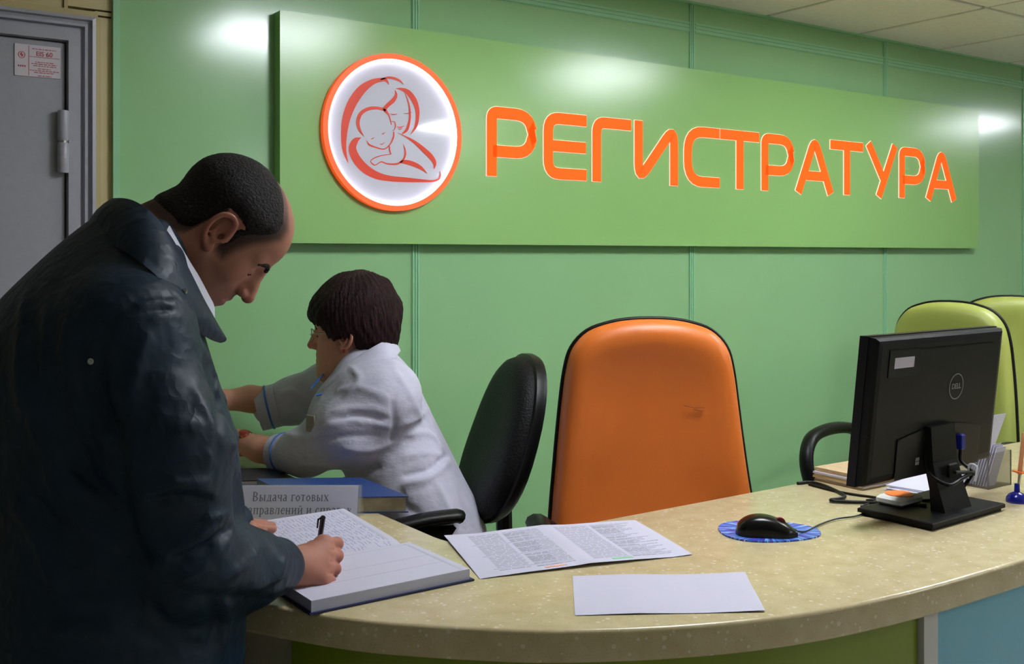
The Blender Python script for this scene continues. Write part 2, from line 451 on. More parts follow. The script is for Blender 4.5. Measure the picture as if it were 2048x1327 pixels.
hz0 = onwall(128, 345, WALL_Y - 0.04)[2]; hz1 = onwall(128, 220, WALL_Y - 0.04)[2]; hm = (hz0 + hz1) / 2; hx = wallx(128, WALL_Y - 0.04)
hinge = smooth_angle(MB().lathe((hx, WALL_Y - 0.03, hz0), [(0.0125, 0), (0.0135, 0.003), (0.0135, hm - hz0 - 0.006), (0.012, hm - hz0 - 0.003)]).lathe((hx, WALL_Y - 0.03, hm), [(0.012, 0.003), (0.0135, 0.006), (0.0135, hz1 - hm - 0.003), (0.0125, hz1 - hm)]).build('hinge', 'door_frame', door))
MB().lathe((hx, WALL_Y - 0.03, hm - 0.0045), [(0.0115, 0), (0.0115, 0.009)]).build('hinge_ring', 'chrome', hinge)
MB().box((hx, WALL_Y - 0.016, (hz0 + hz1) / 2), (0.012, 0.02, hz1 - hz0 - 0.01)).build('hinge_leaf', 'door_frame', hinge)
# fire-rating plate: EIS 60
PY = WALL_Y - 0.0155
pa, pb = onwall(29, 90, PY), onwall(121, 157, PY)
zt_, zb_ = onwall(75, 91, PY)[2], onwall(75, 154, PY)[2]
plate = MB().box(((pa[0] + pb[0]) / 2, PY, (zt_ + zb_) / 2), (pb[0] - pa[0], 0.002, zt_ - zb_)).build('rating_plate', 'plate_white', door)
wq = pb[0] - pa[0]; hq = zt_ - zb_
def pxf(x, y, z): return (pa[0] + x * wq, PY - 0.001 - z, zb_ + y * hq)
m = MB()
ribbon(m, [(0.305, 0.03), (0.305, 0.97)], 0.012, pxf, 0, 0.0004); ribbon(m, [(0.305, 0.63), (0.98, 0.63)], 0.014, pxf, 0, 0.0004)
for yy, a, b in ((0.88, 0.38, 0.9), (0.47, 0.44, 0.86), (0.41, 0.36, 0.92), (0.35, 0.40, 0.9), (0.26, 0.5, 0.78), (0.2, 0.33, 0.96), (0.14, 0.42, 0.86), (0.04, 0.5, 0.8)):
    x = a
    while x < b:
        l = random.uniform(0.03, 0.1); ribbon(m, [(x, yy), (min(b, x + l), yy)], 0.022, pxf, 0, 0.0004); x += l + 0.018
for k in range(24):
    a0 = 2 * math.pi * k / 24; a1 = 2 * math.pi * (k + 1) / 24
    ribbon(m, [(0.15 + 0.07 * math.cos(a0), 0.66 + 0.1 * math.sin(a0)), (0.15 + 0.07 * math.cos(a1), 0.66 + 0.1 * math.sin(a1))], 0.016, pxf, 0, 0.0004)
ribbon(m, [(0.15, 0.73), (0.13, 0.66), (0.17, 0.66), (0.15, 0.6)], 0.03, pxf, 0, 0.0004)
for k in range(4): ribbon(m, [(0.07 + k * 0.045, 0.31), (0.10 + k * 0.045, 0.31)], 0.05, pxf, 0, 0.0004)
m.build('plate_print', 'print_red', plate)
def text_obj(name, body, size, mat, parent, loc, rot, extrude=0.0002):
    cu = bpy.data.curves.new(name, 'FONT'); cu.body = body; cu.size = size; cu.align_x = 'CENTER'; cu.align_y = 'CENTER'; cu.extrude = extrude
    cu.offset = size * 0.012
    tmp = bpy.data.objects.new(name, cu); COL.objects.link(tmp)
    dg = bpy.context.evaluated_depsgraph_get(); me = bpy.data.meshes.new_from_object(tmp.evaluated_get(dg))
    bpy.data.objects.remove(tmp); o = bpy.data.objects.new(name, me); COL.objects.link(o)
    me.materials.clear(); me.materials.append(M[mat])
    o.parent = parent; o.location = Vector(loc) - root_of(parent); o.rotation_euler = rot; return o
text_obj('plate_lettering', 'EIS 60', hq * 0.2, 'print_red', plate, pxf(0.64, 0.73, 0.0003), (math.pi / 2, 0, 0))
# ---- the other sides of the room (behind and beside the camera)
MB().box((X0 - 0.05, (Y0 + WALL_Y) / 2, CEIL_Z / 2), (0.1, WALL_Y - Y0, CEIL_Z)).build('wall_side', 'wall_plain')['kind'] = 'structure'
MB().box((X1 + 0.05, (Y0 + WALL_Y) / 2, CEIL_Z / 2), (0.1, WALL_Y - Y0, CEIL_Z)).build('wall_right', 'wall_plain')['kind'] = 'structure'
MB().box(((X0 + X1) / 2, Y0 - 0.05, CEIL_Z / 2), (X1 - X0, 0.1, CEIL_Z)).build('wall_front', 'wall_plain')['kind'] = 'structure'

# ================================================================== SIGN
SY = WALL_Y - 0.045
sx0, sx1 = wallx(560, SY), wallx(1958, SY)
sz0, sz1 = 1.358, 2.030
sign = empty('sign_board', ((sx0 + sx1) / 2, WALL_Y, sz0))
tag(sign, 'long green wall sign with round mother and baby emblem and glowing orange letters', 'sign')
MB().box(((sx0 + sx1) / 2, SY + 0.002, (sz0 + sz1) / 2), (sx1 - sx0, 0.004, sz1 - sz0)).build('face_panel', 'sign_green', sign)
MB().box(((sx0 + sx1) / 2, SY + 0.024, (sz0 + sz1) / 2), (sx1 - sx0 - 0.002, 0.040, sz1 - sz0 - 0.002)).build('box_frame', 'sign_green', sign)
# emblem
RC = (1.556, 1.700); RR = 0.241
em = MB().lathe((0, 0, 0), [(0.226, 0), (0.226, 0.003)], 96)
em = obj('emblem_disc', [(RC[0] + x, SY - z, RC[1] + y) for x, y, z in em.v], [f[::-1] for f in em.f], 'disc_white', sign)
m = MB(); N = 96; V = []; Q = []
for r, d in ((RR, 0.0), (RR, 0.018), (RR - 0.016, 0.018), (RR - 0.016, 0.0145)):
    V += [(RC[0] + r * math.cos(2 * math.pi * k / N), SY - d, RC[1] + r * math.sin(2 * math.pi * k / N)) for k in range(N)]
for i in range(3):
    Q += [(i * N + k, i * N + (k + 1) % N, (i + 1) * N + (k + 1) % N, (i + 1) * N + k) for k in range(N)]
m.add(V, Q).build('emblem_ring', 'ring_orange', em)
m = MB(); V = []
for d in (0.003, 0.0145): V += [(RC[0] + (RR - 0.0155) * math.cos(2 * math.pi * k / N), SY - d, RC[1] + (RR - 0.0155) * math.sin(2 * math.pi * k / N)) for k in range(N)]
m.add(V, [(k, (k + 1) % N, N + (k + 1) % N, N + k) for k in range(N)]).build('light_strip', 'led_white', em)
LOGO = [
 [(290,895,2),(262,800,28),(258,690,44),(275,560,60),(320,440,70),(390,340,66),(470,282,44),(540,263,28),(575,266,24),(600,300,2)],
 [(535,262,10),(590,246,16),(640,252,18),(680,270,14),(710,297,2)],
 [(648,330,2),(690,332,18),(740,355,36),(785,410,40),(812,480,32),(815,550,26),(800,620,20),(762,678,2)],
 [(722,365,3),(748,440,10),(757,510,14),(755,570,16),(735,640,22),(700,672,10)],
 [(645,338,2),(652,380,22),(630,420,32),(590,455,30),(568,488,28),(595,525,12),(610,570,8),(617,605,5)],
 [(410,692,2),(375,640,20),(364,580,26),(385,520,28),(440,484,26),(510,477,22),(575,495,16)],
 [(617,580,4),(640,582,6),(648,610,8),(640,640,6),(625,648,4)],
 [(635,655,8),(632,700,12),(605,755,8),(560,788,8),(500,775,10),(450,755,12),(428,722,2)],
 [(603,765,8),(605,800,10),(615,828,6)],
 [(615,826,5),(540,838,6),(490,855,7),(460,880,6),(480,905,9),(500,908,6),(540,885,8),(590,900,10),(660,900,14),(705,870,14),(722,830,14),(720,790,10),(707,750,2)],
 [(680,888,8),(720,885,32),(780,900,36),(840,930,26),(888,972,2)],
 [(388,700,2),(345,725,44),(322,780,56),(345,850,64),(410,930,66),(500,985,56),(600,1010,42),(720,1020,36),(850,1028,22),(930,1030,14),(975,1015,12),(988,985,8),(985,955,2)],
 [(665,665,2),(720,690,8),(800,740,24),(870,800,36),(920,850,36),(945,895,26),(942,940,2)],
 [(608,520,3),(630,527,8),(662,522,3)], [(710,518,3),(740,518,6),(772,508,3)], [(655,618,3),(685,623,8),(715,612,3)], [(665,632,3),(685,637,6),(700,630,3)],
 [(462,712,3),(475,709,6),(487,698,3)], [(543,672,3),(555,673,6),(568,660,3)], [(530,748,3),(545,753,6),(565,736,3)]]
m = MB()
for st in LOGO:
    P = spline(st, 7)
    ribbon(m, [p[:2] for p in P], [max(1.5, p[2]) for p in P], lambda x, y, z: onwall(620 + x * 0.2638, 90 + y * 0.2638, SY - 0.003 - z), 0.0, 0.0012)
m.build('emblem_drawing', 'logo_red', em)
# letters: each one a part, drawn as strokes in a unit cell (width w, height 1)
A_ = 0.16
def glyph(ch, w, t):
    h = t / 2
    if ch == 'Р': return [rounded([(h, 0), (h, 1 - h), (w - h, 1 - h), (w - h, .36), (t * .6, .36)], [.10, .3, .3])]
    if ch == 'Е': return [rounded([(w, 1 - h), (h, 1 - h), (h, h), (w, h)], [.2, .2]), [(h, .5), (w * .985, .5)]]
    if ch == 'Г': return [rounded([(w, 1 - h), (h, 1 - h), (h, 0)], [.16])]
    if ch == 'И': return [rounded([(h, 1), (h, h * .6), (w - h, 1 - h * .6), (w - h, 0)], [.28, .28])]
    if ch == 'С': return [rounded([(w, 1 - h), (h, 1 - h), (h, h), (w, h)], [.34, .34])]
    if ch == 'Т': return [[(0, 1 - h), (w, 1 - h)], [(w / 2, 1 - h), (w / 2, 0)]]
    if ch == 'А': return [rounded([(h * .75, 0), (w / 2, 1 - h * .2), (w - h * .75, 0)], [.22]), [(w * .2, .31), (w * .8, .31)]]
    if ch == 'У': return [[(h * .75, 1), (w * .53, .36)], [(w - h * .75, 1), (w * .40, 0.0)]]
LET = [('Р', 976, 1077), ('Е', 1090, 1175.5), ('Г', 1187.5, 1265), ('И', 1272, 1359), ('С', 1371, 1442), ('Т', 1443.5, 1521), ('Р', 1526, 1592), ('А', 1595, 1669), ('Т', 1664, 1729), ('У', 1736, 1797), ('Р', 1801.6, 1854), ('А', 1856, 1915)]
LZ, LH = 1.583, 0.230
for ch, a, b in LET:
    xa, xb = wallx(a, SY - 0.012), wallx(b, SY - 0.012); w = (xb - xa) / LH
    fx = lambda x, y, z: (xa + x * LH, SY - z, LZ + y * LH)
    g = glyph(ch, w, 0.175)
    m = MB(); rim = MB()
    for k, st in enumerate(g):
        ribbon(m, st, 0.168, fx, 0.003, 0.0055 + 0.0002 * k)
        P = [np.array(p, float) for p in st]
        d0 = P[0] - P[1]; d1 = P[-1] - P[-2]
        P[0] = P[0] + d0 / np.linalg.norm(d0) * 0.006; P[-1] = P[-1] + d1 / np.linalg.norm(d1) * 0.006
        ribbon(rim, P, 0.180, fx, 0.0, 0.0034 + 0.0002 * k)
    lt = m.build('letter', 'letter_orange', sign)
    rim.build('letter_rim', 'letter_rim', lt)

# ================================================================== COUNTER
outer = [(0.45, WALL_Y - 0.03), (0.45, 2.15)] + [tuple(p) for p in spline([(0.455, 2.05), (0.485, 1.90), (0.545, 1.74), (0.614, 1.606), (0.717, 1.434), (0.84, 1.304), (0.954, 1.211), (1.128, 1.118), (1.315, 1.058), (1.538, 1.028), (1.78, 1.02)], 6)] + [(6.0, 1.02)]
inner = [(6.0, 1.68)] + [tuple(p) for p in rounded([(1.5, 1.68), (1.06, 1.68), (1.06, 2.2)], [0.09], 8)] + [(1.06, WALL_Y - 0.03)]
poly = outer + inner
mm = MB().prism(poly, TOP_Z - 0.05, TOP_Z)
o = mm.build('worktop', 'worktop')
bm = bmesh.new(); bm.from_mesh(o.data)
ed = [e for e in bm.edges if abs(e.verts[0].co.z - e.verts[1].co.z) < 1e-5]
bmesh.ops.bevel(bm, geom=ed, offset=0.007, segments=3, affect='EDGES', profile=0.5)
bm.to_mesh(o.data); bm.free(); smooth_angle(o, 35)
tag(o, 'speckled beige reception worktop with a rounded corner', 'countertop')
base = empty('counter_base', (1.2, 1.3, 0)); tag(base, 'curved reception counter front of lime, white and blue panels under the worktop', 'counter')
def offset(P, d):
    out = []
    for i, p in enumerate(P):
        a = np.array(P[max(0, i - 1)]); b = np.array(P[min(len(P) - 1, i + 1)]); t = b - a; t = t / np.linalg.norm(t)
        out.append((p[0] - t[1] * d, p[1] + t[0] * d))
    return out
fine = []
for i in range(len(outer) - 1):
    a, b = np.array(outer[i]), np.array(outer[i + 1]); n = max(1, int(np.linalg.norm(b - a) / 0.05))
    fine += [tuple(a + (b - a) * k / n) for k in range(n)]
fine.append(outer[-1])
def run(name, mat, test, d0, d1, parent=base):
    P = [p for p in fine if test(p)]
    A = offset(P, d0); B = offset(P, d1)
    return MB().prism(A + B[::-1], 0.0, TOP_Z - 0.049).build(name, mat, parent)
xl = 0.668; xw = 1.592
run('panel', 'cream_panel', lambda p: p[0] < xl or p[1] > 1.6, 0.05, 0.07)
run('panel', 'lime', lambda p: xl - 0.03 < p[0] < xw and p[1] < 1.6, 0.03, 0.062)
run('panel', 'blue_panel', lambda p: p[0] > xw + 0.02, 0.03, 0.062)
MB().box((xw + 0.012, 1.02 + 0.046, (TOP_Z - 0.05) / 2), (0.04, 0.042, TOP_Z - 0.05)).build('corner_post', 'white_panel', base)
for x in (2.55, 4.2, 5.9): MB().box((x, 1.37, (TOP_Z - 0.05) / 2), (0.025, 0.56, TOP_Z - 0.05)).build('support_panel', 'white_panel', base)
MB().box((0.75, WALL_Y - 0.06, (TOP_Z - 0.05) / 2), (0.52, 0.025, TOP_Z - 0.05)).build('support_panel', 'white_panel', base)
# ================================================================== CHAIRS
def tf(loc, rz):
    c, s = math.cos(rz), math.sin(rz)
    return lambda p: (loc[0] + c * p[0] - s * p[1], loc[1] + s * p[0] + c * p[1], loc[2] + p[2])
def pad(outline, prof, yf, mb=None):
    """cushion from a closed outline in (x, z): rings shrink to the middle, prof = [(scale, depth)], yf(z) bends it; depth runs to -y"""
    mb = mb or MB(); cx = np.mean([p[0] for p in outline]); cz = np.mean([p[1] for p in outline]); n = len(outline)
    V = []; Q = []
    for sc, d in prof:
        for x, z in outline:
            xx, zz = cx + (x - cx) * sc, cz + (z - cz) * sc
            V.append((xx, yf(zz) - d, zz))
    for i in range(len(prof) - 1):
        for k in range(n): l = (k + 1) % n; Q.append((i * n + k, i * n + l, i * n + n + l, i * n + n + k))
    Q.append(tuple(range((len(prof) - 1) * n, len(prof) * n)))
    return mb.add(V, Q)
def chair_base(root, mat='black_plastic', z=0.40):
    smooth_angle(MB().lathe((0, 0, 0.09), [(0.03, 0), (0.03, 0.14), (0.022, 0.14), (0.022, z - 0.09)], 20).build('column', mat, root, world=False))
    smooth_angle(MB().lathe((0, 0, 0.07), [(0.05, 0), (0.055, 0.02), (0.045, 0.06), (0.03, 0.07)], 20).build('hub', mat, root, world=False))
    for k in range(5):
        a = 2 * math.pi * k / 5 + 0.3
        d = (math.cos(a), math.sin(a))
        smooth_angle(MB().tube([(d[0] * r, d[1] * r, h) for r, h in ((0.03, 0.105), (0.15, 0.095), (0.28, 0.07))], [0.026, 0.022, 0.016], 8).build('leg', mat, root, world=False))
        cm = MB()
        for s in (-1, 1):
            q = (d[0] * 0.28 - d[1] * s * 0.014, d[1] * 0.28 + d[0] * s * 0.014)
            cm.tube([(q[0] - d[1] * 0.008, q[1] + d[0] * 0.008, 0.026), (q[0] + d[1] * 0.008, q[1] - d[0] * 0.008, 0.026)], 0.025, 14)
        cm.tube([(d[0] * 0.28, d[1] * 0.28, 0.03), (d[0] * 0.28, d[1] * 0.28, 0.075)], 0.007, 8)
        smooth_angle(cm.build('caster', mat, root, world=False))
def exec_chair(label, leather, loc, rz, group=None, scratch=False, drop=0.0, arm=0.0, short=1.0):
    root = empty('office_chair', loc, rz); tag(root, label, 'chair', group)
    half = [(0.0, 0.49), (0.13, 0.495), (0.215, 0.515), (0.248, 0.56), (0.252, 0.66), (0.238, 0.80), (0.222, 0.95), (0.210, 1.04), (0.193, 1.095), (0.155, 1.135), (0.10, 1.155), (0.05, 1.163), (0.0, 1.165)]
    out = [tuple(p) for p in spline(half, 4)]; out = [(x, z - drop) for x, z in out]
    full = out + [(-x, z) for x, z in out[-2:0:-1]]
    yf = lambda z: 0.215 + 0.13 * (z - 0.5) + 0.05 * math.sin((z - 0.45) * 4.0)
    front = [(1.0, 0.0), (0.995, 0.018), (0.975, 0.036), (0.94, 0.050), (0.88, 0.058), (0.80, 0.058), (0.70, 0.052), (0.55, 0.046), (0.35, 0.042), (0.15, 0.041), (0.02, 0.041)]
    smooth_angle(pad(full, front, yf).build('backrest', leather, root, world=False), 60)
    b = pad(full, [(1.0, -0.002), (0.99, -0.02), (0.95, -0.032), (0.8, -0.038), (0.4, -0.04), (0.02, -0.04)], yf)
    b.f = [q[::-1] for q in b.f]; smooth_angle(b.build('back_shell', 'black_plastic', root, world=False), 60)
    smooth_angle(MB().tube([(x * 1.006, yf(z) - 0.004, z) for x, z in full], 0.0062, 8, closed=True).build('piping', 'black_matte', root, world=False), 60)
    so = [(0.0, -0.27), (0.16, -0.27), (0.235, -0.24), (0.255, -0.16), (0.25, 0.05), (0.235, 0.18), (0.17, 0.215), (0.0, 0.22)]
    so = [tuple(p) for p in spline(so, 4)]; sf = so + [(-x, y) for x, y in so[-2:0:-1]]
    sm = MB(); n = len(sf)
    R = [(1.0, 0.40), (1.0, 0.44), (0.985, 0.475), (0.93, 0.50), (0.8, 0.508), (0.5, 0.502), (0.02, 0.5)]
    V = [(x * s, y * s, z) for s, z in R for x, y in sf]
    sm.add(V, [(i * n + k, i * n + (k + 1) % n, i * n + n + (k + 1) % n, i * n + n + k) for i in range(len(R) - 1) for k in range(n)] + [tuple(range(n))[::-1], tuple(range((len(R) - 1) * n, len(R) * n))])
    smooth_angle(sm.build('seat', leather, root, world=False), 60)
    for s in (-1, 1):
        P = spline([(s * 0.225, 0.20, 0.60), (s * 0.285, 0.17, 0.655), (s * 0.295, 0.08, 0.68), (s * 0.298, -0.06, 0.685), (s * 0.296, -0.17, 0.665), (s * 0.285, -0.225, 0.60), (s * 0.265, -0.20, 0.52), (s * 0.24, -0.13, 0.44)], 7)
        am = MB().tube([(q[0], q[1] * (short if q[1] < 0 else 1), q[2] + arm * (1 if short == 1 or s < 0 else 0) * (q[2] > 0.5) * min(1, (q[2] - 0.5) / 0.12)) for q in P], 0.020, 10)
        c = am.v; am.v = [((x - s * 0.28) * 1.35 + s * 0.28, y, z) for x, y, z in c]
        smooth_angle(am.build('armrest', 'black_plastic', root, world=False), 60)
    MB().box((0, 0.02, 0.39), (0.2, 0.26, 0.03), bev=0.006).build('mechanism', 'black_plastic', root, world=False)
    MB().tube([(0, 0.1, 0.385), (0, 0.24, 0.39), (0, 0.29, 0.46), (0, 0.285, 0.58)], 0.02, 8).build('back_bracket', 'black_plastic', root, world=False)
    chair_base(root)
    if scratch:
        m = MB()
        for st in ([(0.075, 0.955), (0.10, 0.949), (0.128, 0.9495)], [(0.10, 0.945), (0.122, 0.941)]):
            m.tube([(x, yf(z) - 0.0515, z) for x, z in st], 0.0009, 5)
        m.build('scratch', 'scratch', root, world=False)
    return root
exec_chair('orange leather office chair with black piping at the counter corner', 'orange_leather', (1.615, 1.665, 0), math.radians(-31), scratch=True, arm=0.04, short=0.35)
exec_chair('lime green leather office chair with black piping right behind the computer monitor', 'green_leather', (2.99, 2.01, 0), math.radians(-80), 'green office chairs', arm=0.05).scale = (0.92, 0.92, 1.0)
exec_chair('lime green leather office chair half hidden behind another green chair', 'green_leather', (3.67, 2.05, 0), math.radians(-57), 'green office chairs', arm=0.05).scale = (0.92, 0.92, 1.0)
# black task chair the woman sits on
def task_chair(loc, rz):
    root = empty('task_chair', loc, rz); tag(root, 'black fabric task chair with oval backrest that the seated woman sits on', 'chair')
    N = 40; yf = lambda z: 0.225 + 0.33 * (z - 0.65) - 0.10 * (z - 0.84) ** 2 * 2
    out = []
    for k in range(N):
        a = 2 * math.pi * k / N - math.pi / 2
        c, s = math.cos(a), math.sin(a)
        z = 0.838 + 0.218 * math.copysign(abs(s) ** 0.82, s)
        out.append((math.copysign(abs(c) ** 0.82, c) * (0.205 - 0.03 * (z - 0.84) / 0.2), z))
    smooth_angle(pad(out, [(0.965, 0.0), (0.96, 0.016), (0.94, 0.030), (0.88, 0.041), (0.75, 0.047), (0.5, 0.047), (0.2, 0.045), (0.02, 0.045)], yf).build('backrest', 'black_fabric', root, world=False), 60)
    b = pad(out, [(0.965, 0.004), (1.0, 0.0), (1.0, -0.018), (0.97, -0.03), (0.8, -0.034), (0.02, -0.034)], yf); b.f = [q[::-1] for q in b.f]
    smooth_angle(b.build('back_shell', 'black_plastic', root, world=False), 50)
    sm = MB()
    so = [(math.copysign(abs(math.cos(2 * math.pi * k / N)) ** 0.6, math.cos(2 * math.pi * k / N)) * 0.235, math.copysign(abs(math.sin(2 * math.pi * k / N)) ** 0.6, math.sin(2 * math.pi * k / N)) * 0.225 - 0.02) for k in range(N)]
    R = [(0.97, 0.40), (1.0, 0.42), (0.99, 0.45), (0.92, 0.468), (0.6, 0.468), (0.02, 0.462)]
    V = [(x * s, y * s, z) for s, z in R for x, y in so]
    sm.add(V, [(i * N + k, i * N + (k + 1) % N, i * N + N + (k + 1) % N, i * N + N + k) for i in range(len(R) - 1) for k in range(N)] + [tuple(range(N))[::-1], tuple(range((len(R) - 1) * N, len(R) * N))])
    smooth_angle(sm.build('seat', 'black_fabric', root, world=False), 60)
    for s in (-1, 1):
        P = [(s * 0.265, 0.10, 0.695), (s * 0.267, 0.085, 0.700), (s * 0.270, 0.0, 0.696), (s * 0.272, -0.10, 0.678), (s * 0.27, -0.155, 0.652), (s * 0.268, -0.165, 0.642)]
        am = MB().tube(spline(P, 4), 0.016, 10); am.v = [((x - s * 0.268) * 1.8 + s * 0.268, y, z) for x, y, z in am.v]
        ar = smooth_angle(am.build('armrest', 'black_plastic', root, world=False), 60)
        sp = MB()
        for (y0, y1, z, w) in ((0.085, -0.03, 0.675, 0), (0.06, -0.005, 0.64, 0), (0.055, 0.0, 0.54, 0), (0.06, 0.0, 0.42, 0)):
            sp.v += [(s * 0.252, y0, z), (s * 0.284, y0, z), (s * 0.284, y1, z), (s * 0.252, y1, z)]
        for i in range(3):
            for k in range(4): l = (k + 1) % 4; sp.f.append((i * 4 + k, i * 4 + l, i * 4 + 4 + l, i * 4 + 4 + k))
        sp.box((s * 0.2, 0.03, 0.41), (0.16, 0.05, 0.012))
        sp.build('arm_support', 'black_plastic', root, world=False)
    MB().tube([(0, 0.08, 0.39), (0, 0.26, 0.40), (0, 0.29, 0.5), (0, 0.285, 0.75)], 0.022, 8).build('back_bracket', 'black_plastic', root, world=False)
    MB().box((0, 0.02, 0.39), (0.2, 0.26, 0.03), bev=0.006).build('mechanism', 'black_plastic', root, world=False)
    chair_base(root); return root
CHAIR_XY = (1.328, 2.405); CHAIR_RZ = math.radians(-108)
task_chair((CHAIR_XY[0], CHAIR_XY[1], 0), CHAIR_RZ)

# ================================================================== MONITOR
MR = math.radians(2.5); MX, MY = 2.035, 1.318
mt = tf((MX, MY, 0), MR); TILT = 0.105
mon = empty('computer_monitor', (MX, MY, TOP_Z)); tag(mon, 'black computer monitor on a square stand seen from behind', 'monitor')
ZB, ZTOP = 0.853, 1.160
def mp(x, y, z): return mt((x, y - (z - ZB) * TILT + 0.034, z))
def mslab(x0, x1, y0, y1, z0, z1, mb=None):
    mb = mb or MB(); P = [(x0, y0, z0), (x1, y0, z0), (x1, y1, z0), (x0, y1, z0), (x0, y0, z1), (x1, y0, z1), (x1, y1, z1), (x0, y1, z1)]
    return mb.add([mp(*p) for p in P], [(0, 3, 2, 1), (4, 5, 6, 7), (0, 1, 5, 4), (1, 2, 6, 5), (2, 3, 7, 6), (3, 0, 4, 7)])
W2 = 0.251
mslab(-W2, W2, -0.008, 0.012, ZB, ZTOP).build('bezel', 'black_plastic', mon)
mslab(-W2 + 0.012, W2 - 0.012, 0.0121, 0.0128, ZB + 0.018, ZTOP - 0.012).build('screen', 'black_gloss', mon)
# back shell: chamfered slab; the lower middle is cut away for the ports
m = MB(); V = []
for (ix, y, iz0, iz1) in ((0.002, -0.008, 0.002, 0.002), (0.004, -0.022, 0.004, 0.004), (0.010, -0.0275, 0.01, 0.010), (0.02, -0.0295, 0.02, 0.022)):
    V += [mp(-W2 + ix, y, ZB + iz0), mp(W2 - ix, y, ZB + iz0), mp(W2 - ix, y, ZTOP - iz1), mp(-W2 + ix, y, ZTOP - iz1)]
m.add(V, [(i * 4 + k, i * 4 + (k + 1) % 4, i * 4 + 4 + (k + 1) % 4, i * 4 + 4 + k) for i in range(3) for k in range(4)] + [(12, 13, 14, 15)])
m.build('back_shell', 'black_matte', mon)
m = MB(); N = 10; V = []
for k in range(N + 1):
    x = -0.15 + 0.33 * k / N; zz = ZB + 0.088 + 0.018 * math.sin(math.pi * k / N)
    V += [mp(x, -0.0325, ZB + 0.004), mp(x, -0.0325, zz), mp(x, -0.028, ZB + 0.004)]
m.add(V, [(k * 3, k * 3 + 3, k * 3 + 4, k * 3 + 1) for k in range(N)])
m.build('port_cover', 'black_plastic', mon)
mslab(-0.155, 0.20, -0.0295, -0.0265, ZTOP - 0.034, ZTOP - 0.030).build('vent_slot', 'black_matte', mon)
s1 = mslab(-0.186, -0.115, -0.0312, -0.0300, ZTOP - 0.068, ZTOP - 0.046).build('label_sticker', 'sticker', mon)
mslab(-0.205, -0.098, -0.0308, -0.0298, ZTOP - 0.086, ZTOP - 0.030).build('label_patch', 'black_gloss', mon)
for dx in (0, 1):
    for dz in (0, 1): mslab(-0.078 + dx * 0.0075, -0.072 + dx * 0.0075, -0.0335, -0.0330, ZB + 0.028 + dz * 0.0085, ZB + 0.035 + dz * 0.0085).build('window_sticker', 'logo_grey', mon)
LXc, LZc = 0.058, 1.038
m = MB(); N = 40; V = []
for r in (0.0285, 0.0262):
    for k in range(N): a = 2 * math.pi * k / N; V.append(mp(LXc + r * math.cos(a), -0.0318, LZc + r * math.sin(a)))
m.add(V, [(k, (k + 1) % N, N + (k + 1) % N, N + k) for k in range(N)])
lg = m.build('logo_ring', 'logo_grey', mon)
text_obj('logo_lettering', 'DELL', 0.0165, 'logo_grey', mon, mp(LXc, -0.0318, LZc), (math.pi / 2 + TILT, 0, MR))
# stand
m = MB()
for (z, w0, y0, y1) in ((TOP_Z + 0.016, 0.052, -0.055, -0.022), (0.83, 0.050, -0.04, -0.018), (0.885, 0.048, -0.025, -0.004), (0.96, 0.047, -0.02, -0.002)):
    m.v += [mt((-w0, y0, z)), mt((w0, y0, z)), mt((w0, y1, z)), mt((-w0, y1, z))]
m.f += [(i * 4 + k, i * 4 + (k + 1) % 4, i * 4 + 4 + (k + 1) % 4, i * 4 + 4 + k) for i in range(3) for k in range(4)] + [(0, 3, 2, 1), (12, 13, 14, 15)]
neck = m.build('neck', 'black_matte', mon)
MB().box(mt((0, -0.041, 0.868)), (0.036, 0.008, 0.03), MR, 0.003).build('cable_hole', 'black_matte', neck)
BP = [(-0.150, -0.085), (0.136, -0.085), (0.136, 0.088), (-0.150, 0.088)]
m = MB(); n = 4; V = []
for (k, z) in ((0.006, TOP_Z), (0.006, TOP_Z + 0.006), (0.0, TOP_Z + 0.007), (0.0, TOP_Z + 0.014), (0.002, TOP_Z + 0.016)):
    V += [mt((x - math.copysign(k, x), y - math.copysign(k, y), z)) for x, y in BP]
m.add(V, [(i * 4 + k, i * 4 + (k + 1) % 4, i * 4 + 4 + (k + 1) % 4, i * 4 + 4 + k) for i in range(4) for k in range(4)] + [(3, 2, 1, 0), (16, 17, 18, 19)])
m.build('foot_plate', 'black_matte', mon)
# plugs and cables at the back of the monitor
def cable(name, label, pts, r, mat='black_plastic', n=7):
    o = smooth_angle(MB().tube(spline(pts, n), r, 8).build(name, mat), 80); tag(o, label, 'cable'); return o
pl = MB().box(mp(0.083, -0.040, ZB + 0.062), (0.017, 0.016, 0.034), MR, 0.003).build('video_plug', 'usb_blue', mon)
P = [mp(0.083, -0.042, ZB + 0.045), mp(0.080, -0.048, ZB + 0.02), mt((0.065, -0.055, 0.855)), mt((0.03, -0.058, 0.862)), mt((-0.02, -0.058, 0.868))]
MB().tube(spline(P, 6), 0.004, 8).build('video_lead', 'black_plastic', mon)
P = [mp(-0.045, -0.035, ZB + 0.045), mp(-0.05, -0.05, ZB + 0.01), mt((-0.045, -0.058, 0.845)), mt((0.0, -0.060, 0.852)), mt((0.05, -0.056, 0.858)), mt((0.072, -0.045, 0.85)), mt((0.078, -0.03, 0.83)), mt((0.066, -0.02, 0.81))]
MB().tube(spline(P, 6), 0.0042, 8).build('power_lead', 'black_plastic', mon)
P = [mt((0.045, -0.066, 0.842)), mt((0.05, -0.067, 0.86)), mt((0.056, -0.064, 0.872)), mt((0.052, -0.05, 0.874)), mt((0.05, -0.048, 0.845))]
MB().tube(spline(P, 6), 0.0022, 6).build('cable_tie', 'tie_white', mon)
